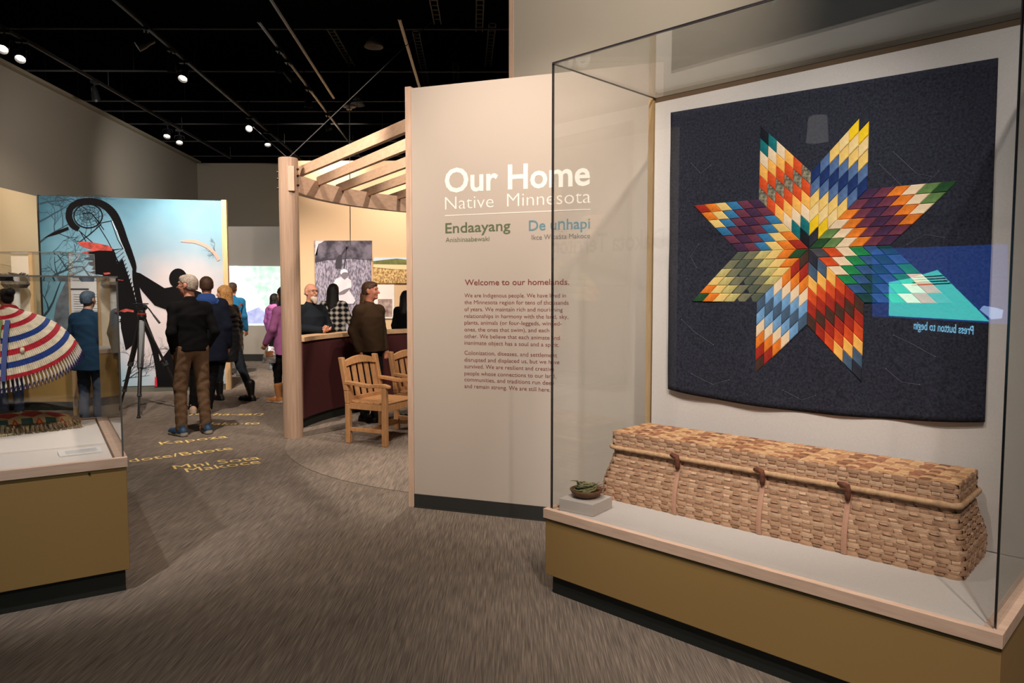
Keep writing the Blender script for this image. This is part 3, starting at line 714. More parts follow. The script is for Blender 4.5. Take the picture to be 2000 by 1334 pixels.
# ------------------------------------------------------------------ painted hide case with fringe
p0 = G(-60, 858, .7125); p1 = G(166, 834, .7125)
e = (p1-p0).normalized(); pf = empty('painted_hide_case', p0, math.atan2(e.y, e.x), 'painted hide case with red and green shapes and long fringe, lying in the low case', 'hide case')
LN = (p1-p0).length
secs = 14; b = MB(); vs = []; fs = []; K = 12
for i in range(secs+1):
    t = i/secs; x = LN*.90*t; wd = .15*(1-.25*max(0, t-.75)/.25); hh = .105*(1-.4*max(0, t-.7)/.3)
    for k in range(K):
        a = PI*k/(K-1); vs.append((x, .17-wd*math.cos(a), .004+hh*math.sin(a)**.6))
for i in range(secs):
    for k in range(K-1): fs.append((i*K+k, (i+1)*K+k, (i+1)*K+k+1, i*K+k+1))
    fs.append((i*K+K-1, (i+1)*K+K-1, (i+1)*K, i*K))
fs.append(tuple(range(K))); fs.append(tuple(secs*K+k for k in range(K-1, -1, -1)))
b.add(vs, fs).build('hide_body', mat('hide_tan', (206, 172, 120), .8, noise=.15, nscale=12), pf, smooth=True)
def surf(t, a):  # t along, a 0 front .. 1 back
    an = PI*a; wd = .152*(1-.25*max(0, t-.75)/.25); hh = .1065*(1-.4*max(0, t-.7)/.3)
    return Vector((LN*.90*t, .17-wd*math.cos(an), .004+hh*math.sin(an)**.6))
def paint(uv, m):
    b = MB(); n = 6
    (a0, c0_), (a1, c1_), (a2, c2_) = uv; vs = []; fs = []
    idx = {}
    for i in range(n+1):
        for j in range(n+1-i):
            u, v = i/n, j/n; w = 1-u-v; idx[(i, j)] = len(vs); vs.append(surf(a0*w+a1*u+a2*v, c0_*w+c1_*u+c2_*v))
    for i in range(n):
        for j in range(n-i):
            fs.append((idx[(i, j)], idx[(i+1, j)], idx[(i, j+1)]))
            if i+j < n-1: fs.append((idx[(i+1, j)], idx[(i+1, j+1)], idx[(i, j+1)]))
    b.add(vs, fs).build('painted_shape', m, pf, smooth=True)
M_PR = mat('hide_red', (188, 72, 62), .8, noise=.15, nscale=30); M_PG = mat('hide_green', (62, 92, 84), .8, noise=.15, nscale=30); M_PY = mat('hide_yellow', (226, 150, 50), .8)
for k in range(4):
    t0 = .02+.235*k
    paint([(t0, .34), (t0+.24, .34), (t0+.12, .62)], M_PR); paint([(t0, .34), (t0+.24, .34), (t0+.12, .24)], M_PR)
    paint([(t0, .02), (t0+.11, .02), (t0+.0, .22)], M_PG); paint([(t0+.11, .02), (t0+.0, .22), (t0+.11, .22)], M_PG)
    paint([(t0+.12, .02), (t0+.23, .02), (t0+.17, .22)], M_PR); paint([(t0+.15, .04), (t0+.20, .04), (t0+.17, .16)], M_PY)
    paint([(t0+.12, .62), (t0+.24, .62), (t0+.18, .85)], M_PG)
fr = MB(); rf = random.Random(2)
for k in range(170):
    t = k/170; x = LN*.96*t; y0 = .03+.02*max(0, t-.75); z0 = .065*(1-.3*t)
    ln = .075*(1-.35*t)*rf.uniform(.7, 1.15); dx = rf.uniform(-.02, .03)
    fr.tube([(x, y0, z0), (x+dx*.4, y0-.02, z0*.8), (x+dx, y0-ln*.8, .012), (x+dx*1.4, y0-ln*1.25, .0035)], [.0022, .0022, .002, .0015], 4)
tag(fr.build('fringe', mat('hide_fringe', (134, 112, 84), .9, noise=.3, nscale=40), pf), kind='stuff')
MB().tube([(LN*.86, .15, .03), (LN*.93, .13, .03), (LN*.99, .11, .026), (LN*1.0, .108, .024)], [.03, .026, .022, .014], 10).build('rolled_end', mat('hide_brown', (150, 116, 84), .8, noise=.2, nscale=30), pf, smooth=True)
for k in range(3): MB().tube([(LN*.72, .2+.02*k, .055), (LN*.84, .17+.015*k, .05), (LN*.92, .13+.01*k, .04)], .0028, 5).build('thong', MATS['hide_fringe'], pf)
# label card
p0, p1 = G(117, 894, .7125), G(200, 884, .7125); e = p1-p0; cd = empty('label_card', p0, math.atan2(e.y, e.x), 'small white label card lying at the front of the low case', 'label')
MB().hexa([(0, 0, .0005), (e.length, 0, .0005), (e.length, .085, .0005), (0, .085, .0005), (0, 0, .008), (e.length, 0, .008), (e.length, .085, .022), (0, .085, .022)]).build('card', mat('card_white', (226, 220, 216), .7), cd)
for k in range(4):
    y = .018+.014*k; z = .0085+.014*y/.085
    MB().hexa([(.03, y, z), (e.length-.02, y, z), (e.length-.02, y+.004, z+.0007), (.03, y+.004, z+.0007), (.03, y, z+.0003), (e.length-.02, y, z+.0003), (e.length-.02, y+.004, z+.001), (.03, y+.004, z+.001)]).build('text_line', mat('faint_print', (170, 164, 164), .8), cd)

# ================================================================== the case farther back, seen through the glass
fc = empty('display_case', (-6.5, 9.75, 0), 0, 'far glass case on mustard base in front of the crane mural', 'display case')
X0, X1, Y1 = -.55, .60, .62
MB().box((X0+.03, .03, 0), (X1-.03, Y1-.02, .12)).build('toe_kick', M_TOE, fc); MB().box((X0, 0, .12), (X1, Y1, .74)).build('base', mat('tan_laminate', (176, 142, 84), .6), fc)
MB().box((X0-.01, -.01, .74), (X1+.01, Y1+.01, .79)).build('wood_rail', M_MAPLEH, fc); MB().box((X0+.02, .02, .79), (X1-.02, Y1-.02, .80)).build('deck', MATS['white_deck'], fc)
for lo, hi, ax in (((X0, 0, .79), (X1, .008, 2.12), 1), ((X1-.008, .009, .79), (X1, Y1, 2.12), 0), ((X0, 0, 2.1205), (X1, Y1, 2.129), 2)): pane('glass_pane', lo, hi, fc, ax, GEDGE2)
MB().box((X0, Y1-.05, .80), (-.30, Y1-.01, 2.10)).build('back_board', mat('board_cream', (226, 214, 196), .9), fc); MB().box((-.30, Y1-.06, .80), (-.25, Y1, 2.118)).build('wood_post', M_OAK, fc)
ht = empty('fur_cap', (-6.84, 10.08, .8005), 0, 'grey feathered cap on a white post inside the far glass case', 'cap')
MB().cyl((0, 0, 0), (0, 0, .85), .05, n=12).build('post', mat('post_white', (225, 220, 214), .7), ht)
hb = MB(); hb.lathe([(0, 1.05), (.09, 1.03), (.15, .97), (.17, .90), (.13, .85), (0, .85)], 20)
for k in range(60):
    a = k*2.4; r0_ = .05+.11*(k % 7)/7; z = 1.04-.5*r0_**1.5; hb.tube([(r0_*math.cos(a), r0_*math.sin(a), z), ((r0_+.04)*math.cos(a), (r0_+.04)*math.sin(a), z+.03)], [.008, .002], 4)
tag(hb.build('feathers', mat('feather_grey', (110, 100, 88), .9, noise=.5, nscale=20), ht), kind='stuff')
# reader board on a slanted stand
rd = empty('reader_board', (-5.43, 9.35, 0), .1, 'white upright text board on a pale stand, seen through the low case', 'text board')
MB().box((-.20, 0, .95), (.20, .03, 1.74)).build('board', mat('board_white', (236, 232, 228), .7), rd)
MB().box((-.24, .03, 0), (-.20, .07, 1.74)).build('post', M_OAK, rd); MB().box((.20, .03, 0), (.24, .07, 1.74)).build('post', M_OAK, rd)
MB().box((-.2, -.003, 1.62), (.02, 0, 1.64)).build('text_line', mat('print_dark', (70, 70, 76), .8), rd)
for k in range(18): MB().box((-.17, -.003, 1.56-.03*k), (.17-.05*((k*7) % 3), 0, 1.566-.03*k)).build('text_line', mat('print_grey', (140, 140, 146), .8), rd)
st2 = empty('specimen_stand', (-5.30, 9.45, 0), 0, 'slanted white stand with dried twigs beside the crane mural', 'stand')
MB().box((-.10, 0, 0), (.10, .2, .80)).build('base', mat('tan_laminate', (176, 142, 84), .6), st2)
MB().hexa([(-.10, 0, .80), (.12, 0, .80), (.12, .2, .80), (-.10, .2, .80), (-.10, .06, 1.14), (.06, .06, 1.14), (.06, .2, 1.14), (-.10, .2, 1.14)]).build('slope', MATS['board_cream'], st2)
tw_ = MB(); rt = random.Random(3)
for k in range(7): tw_.tube([(-.04+.01*k, .0, .84), (-.06+.018*k, .01, .96), (-.09+.03*k, .02, 1.06+rt.uniform(-.05, .05))], [.005, .004, .002], 4)
tag(tw_.build('twigs', mat('twig_red', (120, 60, 52), .8), st2), kind='stuff')
# ================================================================== round shelter: post, ring beam, rafters
PZ = 3.02
sh = empty('round_shelter', (-2.40, 7.93, 0), 0, 'round pale timber shelter with a tall post and curved ring beam over the chairs', 'shelter')
S0 = sh.location.copy()
M_POST = wood_mat('post_wood', (172, 144, 124), (192, 164, 142), (14, 14, .5), 5)
MB().cyl((0, 0, 0), (0, 0, PZ), .105, .102, n=20).build('post', M_POST, sh, bevel=.004)
for az in (2.15, 1.25, .35, 3.6+.9):
    q = CC+Vector((CR*math.cos(az), CR*math.sin(az), 0))-S0
    if az < 1.6: MB().cyl((q.x, q.y, 0), (q.x, q.y, PZ), .105, .102, n=20).build('post', M_POST, sh)
def arc_beam(name, r0, r1, a0, a1, z0, z1, m, par, org, n=48):
    b = MB(); vs = []; fs = []
    for i in range(n+1):
        a = a0+(a1-a0)*i/n
        for r_, z in ((r0, z0), (r1, z0), (r1, z1), (r0, z1)): vs.append(CC+Vector((r_*math.cos(a), r_*math.sin(a), z))-org)
    for i in range(n):
        for k in range(4): fs.append((i*4+k, i*4+(k+1) % 4, i*4+4+(k+1) % 4, i*4+4+k))
    fs += [(3, 2, 1, 0), tuple(n*4+k for k in range(4))]
    return b.add(vs, fs).build(name, m, par)
M_BEAM = wood_mat('beam_wood', (184, 152, 128), (204, 172, 148), (2, 2, 6), 5)
A_POST = math.atan2(7.93-CC.y, -2.40-CC.x) % (2*PI)
arc_beam('ring_beam', CR-.05, CR+.05, A_POST-.012, .35, 2.71, 2.915, M_BEAM, sh, S0, 64)
# bracket plate and bolts on the post
fdir = Vector((.55, -.83, 0)).normalized()
bpl = MB(); bpl.bar(Vector((.06, -.09, 2.92)), Vector((.06, -.09, 2.66)), .07, .05, (0, 1, 0)); bpl.build('bracket', M_MAPLE, sh, bevel=.003)
for z in (2.90, 2.83, 2.73):
    MB().cyl((.10, -.02, z), (.116, -.026, z), .012, n=8).build('bolt', M_BLACK, sh); MB().cyl((-.114, -.02, z-.03), (-.10, -.02, z-.03), .012, n=8).build('bolt', M_BLACK, sh)
# rafters: parallel, sitting in notches of the ring beam
starts = [(591.5, 342.8), (626, 361.5), (662.8, 375.6), (707.8, 386.8), (755.5, 397)]
ends = [(793, 260), (793, 295), (793, 327.8), (793, 357.8), (793, 385)]
M_RAFT = wood_mat('rafter_wood', (200, 166, 138), (218, 184, 156), (2, 2, 8), 5)
for (sx, sy), (ex, ey) in zip(starts, ends):
    a = G(sx, sy, 2.87); c = G(ex, ey, 2.87); d = (c-a).normalized(); a = a-d*.08; c = c+d*.45; up_ = Vector((0, 0, .0525))
    b = MB(); b.bar(a-S0+up_, c-S0+up_, .045, .105); b.build('rafter', M_RAFT, sh, bevel=.003)
cab = empty('shelter_cable', (0, 0, 0), 0, 'thin steel stay cables rising from the shelter post to the dark ceiling', 'cable')
for px, py in ((848, 37), (486, 240)):
    MB().tube([S0+Vector((0, 0, PZ)), G(px, py, 5.0)], .005, 5).build('wire', mat('steel_wire', (96, 96, 98), .5), cab)
MB().tube([D(682, 140, 10.2), D(682, 330, 10.2)+Vector((0, 0, -1.05))], .006, 5).build('wire', MATS['steel_wire'], cab)

# ================================================================== curved counter
co = empty('round_counter', CC, 0, 'curved burgundy counter with a pale wood top, round behind the chairs', 'counter')
def arcp(name, r0, r1, a0, a1, z0, z1, m): return arc_beam(name, r0, r1, a0, a1, z0, z1, m, co, CC, 64)
arcp('toe_kick', CR+.01, CR+.14, 3.06, .9, 0, .12, M_TOE)
arcp('counter_wall', CR-.02, CR+.16, 3.06, .9, .12, 1.02, M_BURG)
arcp('counter_top', CR-.045, CR+.21, 3.065, .9, 1.02, 1.07, wood_mat('counter_wood', (198, 160, 122), (216, 180, 142), (3, 3, 6), 5))

# ================================================================== pictures on the warm wall
def wall_px(Y): return lambda x, y, off=0.0: D(x, y, Y-off)
WP = wall_px(15.2)
def picture(name, label, tl, br, m, th=.03, border=None):
    a, c = WP(*tl), WP(*br); o = empty(name, (a.x, a.y-.004, c.z), 0, label, 'picture')
    b = MB().box((0, -th, 0), (c.x-a.x, 0, a.z-c.z)); b.build('board', m, o); return o
def pshape(o, name, pts, m, off=.034):
    c = o.location; P = [WP(x, y, off+.006)-c for x, y in pts]; MB().slab(P, (0, .003, 0)).build(name, m, o)
def grass_mat(name, c0, c1, scale=60, st=(6, 1, 1.2), ramp=(.4, .62)):
    m = mat(name, c0, .8, noise=.3, nscale=scale, rgb2=c1, stretch=st); e = [n for n in m.node_tree.nodes if n.type == 'VALTORGB'][0].color_ramp.elements
    e[0].position, e[1].position = ramp; return m
ph = picture('monochrome_photograph', 'tall black and white photograph of a seated figure in tall grass, on the warm wall', (615, 470), (727, 650), grass_mat('mono_grass', (98, 93, 110), (176, 170, 188), 9, (5, 1, 1.6)))
def z3(x, y): return (570+x/6.352, 450+y/6.352)
pshape(ph, 'dark_trees', [z3(*p) for p in ((290, 310), (330, 170), (420, 128), (995, 128), (995, 370), (860, 360), (700, 350), (420, 370), (290, 400))], grass_mat('mono_trees', (66, 62, 74), (124, 118, 132), 5, (1, 1, 1)))
pshape(ph, 'pale_sky', [z3(*p) for p in ((290, 128), (400, 128), (330, 180), (315, 310), (290, 310))], mat('mono_sky', (226, 220, 226), .8))
pshape(ph, 'far_figure', [z3(*p) for p in ((540, 470), (545, 370), (575, 310), (610, 300), (665, 205), (700, 195), (706, 215), (680, 240), (625, 305), (615, 470))], mat('mono_dark', (66, 62, 72), .8), .038)
pshape(ph, 'pole', [z3(*p) for p in ((640, 475), (676, 205), (690, 205), (655, 475))], MATS['mono_dark'], .038)
M_MP = mat('mono_pale', (220, 214, 222), .8, noise=.1, nscale=6); M_MM = mat('mono_mid', (124, 116, 128), .8)
pshape(ph, 'skirt', [z3(*p) for p in ((560, 800), (600, 740), (705, 740), (750, 800), (790, 870), (760, 910), (640, 910), (590, 880))], M_MP, .038)
pshape(ph, 'blouse', [z3(*p) for p in ((510, 670), (545, 600), (610, 580), (690, 585), (738, 620), (742, 690), (710, 755), (600, 770), (560, 740))], M_MP, .040)
pshape(ph, 'face', [z3(*p) for p in ((610, 545), (620, 520), (680, 520), (692, 550), (682, 590), (655, 612), (625, 590))], M_MM, .042)
pshape(ph, 'headscarf', [z3(*p) for p in ((600, 530), (612, 495), (645, 477), (680, 490), (695, 525), (660, 518), (630, 525), (612, 550))], mat('mono_white', (240, 236, 240), .8), .044)
pshape(ph, 'forearm', [z3(*p) for p in ((570, 780), (640, 740), (720, 710), (725, 725), (650, 790), (590, 800))], M_MM, .043)
cp = picture('field_photograph', 'wide colour photograph of a golden marsh field, on the warm wall', (729, 503), (830, 553), grass_mat('field_gold', (150, 112, 62), (232, 200, 142), 7, (5, 1, 3)))
pshape(cp, 'sky', [(729, 503), (830, 503), (830, 516), (729, 512)], mat('photo_sky', (206, 222, 236), .8))
pshape(cp, 'far_trees', [(729, 510), (755, 507), (775, 505), (800, 508), (830, 506), (830, 518), (729, 516)], mat('photo_trees', (112, 116, 70), .8, noise=.4, nscale=8), .036)
pshape(cp, 'pale_field', [(729, 516), (830, 518), (830, 528), (770, 526), (729, 522)], mat('photo_field', (236, 214, 166), .8), .036)
wc = picture('white_picture_panel', 'white panel with a small brown photograph, below the golden field picture', (729, 556), (771, 622), mat('panel_white', (240, 236, 230), .8), .02)
pshape(wc, 'small_photograph', [(738, 584), (766, 584), (766, 618), (738, 618)], mat('sepia_photo', (120, 92, 84), .8, noise=.6, nscale=9, rgb2=(196, 176, 168)), .024)

# ================================================================== projection
WPJ = wall_px(17.05)
pj = empty('projected_picture', WPJ(490, 580), 0, 'bright projected film of pale green grass on the far grey partition', 'projection')
def pjs(name, pts, m, off): MB().slab([WPJ(x, y, off)-pj.location for x, y in pts], (0, .003, 0)).build(name, m, pj)
def emis(name, c0, c1, s, sc_, st=(1, 1, 1)):
    m = mat(name, c0, .8, noise=.3, nscale=sc_, rgb2=c1, stretch=st); nt = m.node_tree; b = nt.nodes['Principled BSDF']
    r = [n for n in nt.nodes if n.type == 'VALTORGB'][0]; nt.links.new(r.outputs[0], b.inputs['Emission Color']); b.inputs['Emission Strength'].default_value = s
    b.inputs['Base Color'].default_value = (.2, .2, .2, 1)
    for l in list(nt.links):
        if l.to_socket == b.inputs['Base Color']: nt.links.remove(l)
    return m
pjs('film_image', [(400, 519), (545, 520), (600, 520), (600, 636), (400, 636)], emis('film_grass', (160, 205, 180), (228, 240, 228), .8, 7), .01)
pjs('film_figure', [(442, 545), (470, 540), (495, 560), (520, 600), (522, 634), (442, 634)], emis('film_figure', (214, 226, 246), (240, 244, 252), .8, 3), .016)
pjs('film_wing', [(442, 520), (462, 519), (495, 528), (500, 540), (470, 542), (442, 546)], emis('film_wing', (200, 222, 220), (240, 246, 240), .8, 4), .018)
pjs('film_arm', [(476, 612), (505, 600), (520, 612), (518, 632), (480, 632)], emis('film_arm', (150, 160, 226), (214, 220, 246), .6, 6), .02)

# ================================================================== crane mural
MA_, MB_ = Vector((-7.256, 11.3, 0)), Vector((-4.694, 11.9, 0)); MDr = (MB_-MA_).normalized(); MN = Vector((MDr.y, -MDr.x, 0))
mu = empty('crane_mural', MA_, math.atan2(MDr.y, MDr.x), 'large mural of a black crane figure and person against a pale blue sky', 'mural')
ML = (MB_-MA_).length
def mural_mat():
    m = bpy.data.materials.new('mural_sky'); m.use_nodes = True; nt = m.node_tree; b = nt.nodes['Principled BSDF']; b.inputs['Roughness'].default_value = .75; b.inputs['Specular IOR Level'].default_value = .15
    tc = nt.nodes.new('ShaderNodeTexCoord'); sp = nt.nodes.new('ShaderNodeSeparateXYZ'); nt.links.new(tc.outputs['Object'], sp.inputs[0])
    mp = nt.nodes.new('ShaderNodeMapping'); mp.inputs['Location'].default_value = (-2.05, 0, -1.05); nt.links.new(tc.outputs['Object'], mp.inputs[0])
    ln = nt.nodes.new('ShaderNodeVectorMath'); ln.operation = 'LENGTH'; nt.links.new(mp.outputs[0], ln.inputs[0])
    nz = nt.nodes.new('ShaderNodeTexNoise'); nz.inputs['Scale'].default_value = 2.2; nt.links.new(tc.outputs['Object'], nz.inputs['Vector'])
    ad = nt.nodes.new('ShaderNodeMath'); ad.operation = 'MULTIPLY_ADD'; nt.links.new(nz.outputs['Fac'], ad.inputs[0]); ad.inputs[1].default_value = .5; nt.links.new(ln.outputs['Value'], ad.inputs[2])
    r = nt.nodes.new('ShaderNodeValToRGB'); mr = nt.nodes.new('ShaderNodeMath'); mr.operation = 'DIVIDE'; nt.links.new(ad.outputs[0], mr.inputs[0]); mr.inputs[1].default_value = 2.9
    e = r.color_ramp.elements; e[0].position = 0; e[0].color = (*lin((216, 198, 192)), 1); e[1].position = 1; e[1].color = (*lin((52, 90, 106)), 1)
    for pos, c in ((.36, (200, 190, 190)), (.52, (142, 168, 182)), (.72, (112, 156, 174))): x = e.new(pos); x.color = (*lin(c), 1)
    nt.links.new(mr.outputs[0], r.inputs[0]); nt.links.new(r.outputs[0], b.inputs['Base Color']); return m
MB().box((0, 0, .10), (ML, .12, 3.07)).build('print', mural_mat(), mu)
MB().box((0, .012, 0), (ML, .12, .10)).build('base_strip', mat('mural_base', (92, 92, 82), .7), mu)
MB().box((ML, -.004, 0), (ML+.075, .14, 3.085)).build('end_trim', M_OAK, mu)
MB().box((-.012, -.004, 0), (0, .14, 3.085)).build('end_trim', M_BLACK, mu)
def mz(x, y, off):
    v = PLN(60+x/3.177, 370+y/3.177, MA_, MN); d = v-MA_; return Vector((d.dot(MDr), -off, d.z))
M_INK = mat('mural_black', (14, 13, 14), .8, spec=.1)
def ms(name, pts, m, off): MB().slab([mz(x, y, off) for x, y in pts], (0, .0015, 0)).build(name, m, mu)
def stroke(name, pts, ws, m, off, b=None):
    own = b is None; b = b or MB(); n = len(pts); ws = ws if hasattr(ws, '__len__') else [ws]*n; L_, R_ = [], []
    for i, p in enumerate(pts):
        q0, q1 = pts[max(0, i-1)], pts[min(n-1, i+1)]; dx, dy = q1[0]-q0[0], q1[1]-q0[1]; l = math.hypot(dx, dy) or 1
        nx, ny = -dy/l*ws[i]/2, dx/l*ws[i]/2; L_.append((p[0]+nx, p[1]+ny)); R_.append((p[0]-nx, p[1]-ny))
    vs = [mz(x, y, off) for x, y in L_+R_]; b.add(vs, [(i, i+1, n+i+1, n+i) for i in range(n-1)])
    if own: b.build(name, m, mu)
    return b
def smooth_path(pts, k=6):
    out = []; n = len(pts)
    for i in range(n-1):
        p0, p1, p2, p3 = pts[max(0, i-1)], pts[i], pts[i+1], pts[min(n-1, i+2)]
        for j in range(k):
            t = j/k; out.append(tuple(.5*((2*p1[c])+(-p0[c]+p2[c])*t+(2*p0[c]-5*p1[c]+4*p2[c]-p3[c])*t*t+(-p0[c]+3*p1[c]-3*p2[c]+p3[c])*t**3) for c in range(len(p1))))
    return out+[pts[-1]]
rb = random.Random(21); brn = MB()
def branch(x, y, a, l, w, d):
    pts = [(x, y)]; 
    for i in range(4): a += rb.uniform(-.25, .25); x += l/4*math.cos(a); y += l/4*math.sin(a); pts.append((max(52, min(1165, x)), max(36, min(1210, y))))
    stroke('', pts, [w*(1-.15*i) for i in range(5)], None, .003+.0003*d, brn)
    if d < 4:
        for k in range(3): j = rb.randint(1, 4); branch(pts[j][0], pts[j][1], a+rb.choice((-1, 1))*rb.uniform(.4, 1.0), l*.62, w*.55, d+1)
for x, y, a, l, w in ((55, 330, -.5, 230, 13), (55, 200, -.7, 220, 12), (55, 90, -.1, 200, 12), (110, 560, -.6, 230, 16), (60, 400, -.25, 200, 9), (160, 40, .6, 150, 8), (70, 800, -.9, 260, 16), (1165, 420, -2.2, 70, 4), (570, 1190, -.35, 200, 8), (590, 1180, -.7, 170, 6), (300, 330, -.6, 180, 9)):
    branch(x, y, a, l, w, 0)
tag(brn.build('branches', mat('mural_branch', (38, 58, 68), .8), mu), kind='stuff')
ms('tree_trunk', [(110, 1000), (160, 700), (240, 520), (270, 520), (235, 700), (250, 1000)], mat('mural_trunk', (92, 98, 106), .8, noise=.4, nscale=8), .003)
crook = smooth_path([(300, 248, 30), (262, 222, 40), (238, 170, 42), (252, 112, 40), (310, 78, 40), (385, 74, 40), (455, 98, 44), (512, 150, 50), (550, 225, 48), (580, 310, 46), (612, 390, 40), (640, 470, 32), (645, 510, 20)])
stroke('crook', [c[:2] for c in crook], [c[2] for c in crook], M_INK, .006)
stroke('crook_edge', [(c[0]-(c[2]*.55 if i > 34 else -c[2]*.2), c[1]+(c[2]*.3 if i < 40 else 0)) for i, c in enumerate(crook[10:60])], 5, mat('mural_white_edge', (226, 226, 226), .8), .005)
hoop = [(357+88*math.cos(a*PI/24), 165+74*math.sin(a*PI/24)) for a in range(49)]
stroke('hoop', hoop, 8, M_INK, .007)
web = MB()
for k in range(12):
    a = k*PI/6; stroke('', [(357+12*math.cos(a), 165+10*math.sin(a)), (357+50*math.cos(a+.3), 165+42*math.sin(a+.3)), (357+86*math.cos(a), 165+72*math.sin(a))], 2, None, .006, web)
for rr in (28, 50, 70): stroke('', [(357+rr*math.cos(a*PI/12), 165+rr*.84*math.sin(a*PI/12)) for a in range(25)], 1.6, None, .0062, web)
for pa in ([(320, 150), (378, 146), (455, 250)], [(378, 146), (430, 210), (500, 195)], [(300, 255), (390, 335)], [(310, 265), (345, 325)], [(400, 190), (480, 320), (560, 480), (640, 790)], [(440, 215), (340, 300)], [(500, 195), (540, 310), (575, 370)]): stroke('', pa, 5, None, .0066, web)
tag(web.build('web_lines', M_INK, mu), kind='stuff')
ms('beak', [(82, 302), (150, 262), (232, 232), (238, 250), (170, 278)], M_INK, .006)
ms('red_feather', [(292, 330), (330, 322), (420, 335), (480, 348), (515, 372), (440, 376), (360, 368), (310, 350)], mat('mural_red', (164, 66, 56), .8, noise=.5, nscale=14), .007)
rfe = random.Random(8)
for k in range(46):
    t = k/46; bx_, by_ = 515+170*t+rfe.uniform(-10, 10), 385+520*t; ln = rfe.uniform(.75, 1.1)*(190-60*t) if t < .25 else rfe.uniform(.7, 1.1)*(150-40*t); an = PI-.10+.35*t+rfe.uniform(-.12, .12)
    ex_, ey_ = bx_+ln*math.cos(an), by_+ln*math.sin(an)*(.35 if t < .3 else .8); wv = rfe.uniform(13, 22)
    ms('feather', [(bx_, by_-wv), (bx_*.45+ex_*.55, by_*.45+ey_*.55-wv*1.1), (ex_+14, ey_-7), (ex_, ey_), (ex_+20, ey_+7), (bx_*.5+ex_*.5, by_*.5+ey_*.5+wv), (bx_, by_+wv)], M_INK if k % 17 else MATS['mural_red'], .0056+.00005*k)
ms('feathers', [(520, 480), (570, 430), (640, 640), (690, 860), (640, 960), (590, 1000), (560, 860), (560, 640)], M_INK, .0054)
ms('red_feather', [(450, 518), (490, 514), (498, 524), (460, 530)], MATS['mural_red'], .008); None
lad = MB(); zz = []
for k in range(17):
    t = k/16; xl, yl = 512+150*t, 376+420*t; xr, yr = 575+115*t**1.3, 366+370*t; zz += [(xl, yl), (xr, yr)]
stroke('', zz, 6, None, .0068, lad); stroke('', [(512, 372), (590, 590), (665, 800)], 7, None, .0069, lad)
lad.build('lacing', M_INK, mu)
stroke('staff', smooth_path([(642, 500), (660, 620), (700, 800), (760, 960), (790, 1100), (800, 1215)]), [24, 26, 30, 34, 36, 36]+[36]*25, M_INK, .0064)
stroke('staff', smooth_path([(640, 560), (655, 640), (690, 740)]), 14, M_INK, .0065)
ms('person_silhouette', [(915-56*math.cos(a*PI/10), 552-62*math.sin(a*PI/10)) for a in range(-3, 14)]+[(960, 600), (1060, 640), (1090, 760), (1100, 1222), (780, 1222), (790, 1080), (860, 990), (880, 850), (840, 745), (770, 720), (700, 640), (640, 560), (640, 510), (680, 520), (830, 612), (858, 608)], M_INK, .0062)
stroke('sun_ring', smooth_path([(930, 322), (1010, 322), (1090, 352), (1140, 395), (1168, 440)]), [3, 8, 12, 16, 20]+[20]*20, mat('mural_coral', (222, 156, 142), .8), .004)
ms('red_strip', [(770, 1222), (772, 1160), (782, 1165), (786, 1222)], mat('mural_crimson', (200, 30, 50), .8), .008)

# ================================================================== tripod
tp = empty('tripod', (-4.88, 9.62, 0), 0, 'black camera tripod with a fluid head and pan handle, in front of the crane mural', 'tripod')
AP = Vector((.0, 0, 1.28)); M_TRI = mat('tripod_black', (20, 20, 21), .4, spec=.5)
for k, ft in enumerate((Vector((.15, -.46, 0)), Vector((.46, .24, 0)), Vector((-.42, .16, 0)))):
    lg = empty('leg', (0, 0, 0), 0, parent=tp); d = (ft-AP); m1 = AP+d*.5; m2 = AP+d*.78
    sid = Vector((-d.y, d.x, 0)).normalized()*.022
    b = MB(); b.tube([AP+sid*1.2+Vector((0, 0, -.02)), m1+sid], .017, 8); b.tube([AP-sid*1.2+Vector((0, 0, -.02)), m1-sid], .017, 8); b.bar(AP+d*.03, m1, .05, .024); b.build('upper_tubes', M_TRI, lg)
    MB().tube([m1-d*.01, m2], .024, 10).build('middle_tube', M_TRI, lg); MB().tube([m2, ft+Vector((0, 0, .02))], .014, 8).build('lower_tube', M_TRI, lg)
    MB().tube([m1-d*.018, m1+d*.022], .038, 10).build('leg_lock', mat('tripod_lock', (52, 52, 54), .35), lg); MB().tube([m2-d*.012, m2+d*.016], .029, 10).build('leg_lock', mat('tripod_lock', (52, 52, 54), .35), lg)
    MB().lathe([(0, 0), (.026, 0), (.024, .012), (.016, .03), (.012, .045), (0, .05)], 12, ft).build('foot', M_TRI, lg)
MB().lathe([(0, 1.24), (.05, 1.24), (.058, 1.27), (.055, 1.30), (0, 1.31)], 20).build('bowl', M_TRI, tp); MB().lathe([(0, 1.30), (.056, 1.30), (.056, 1.318), (0, 1.318)], 20).build('ring', mat('tripod_red', (150, 34, 24), .4), tp)
b = MB(); b.lathe([(0, 1.318), (.045, 1.318), (.045, 1.35), (.03, 1.36), (0, 1.36)], 16); b.box((-.04, -.035, 1.35), (.04, .035, 1.43)); b.cyl((-.065, 0, 1.395), (.065, 0, 1.395), .033, n=14); b.build('fluid_head', M_TRI, tp, bevel=.004)
MB().box((-.10, -.03, 1.432), (.08, .03, 1.447)).build('camera_plate', M_BLACK, tp, bevel=.002)
b = MB(); b.tube([(.05, .0, 1.42), (.11, -.02, 1.37), (.18, -.05, 1.29)], .009, 8); b.tube([(.18, -.05, 1.29), (.27, -.08, 1.19)], [.013, .015], 10); b.build('pan_handle', M_TRI, tp)

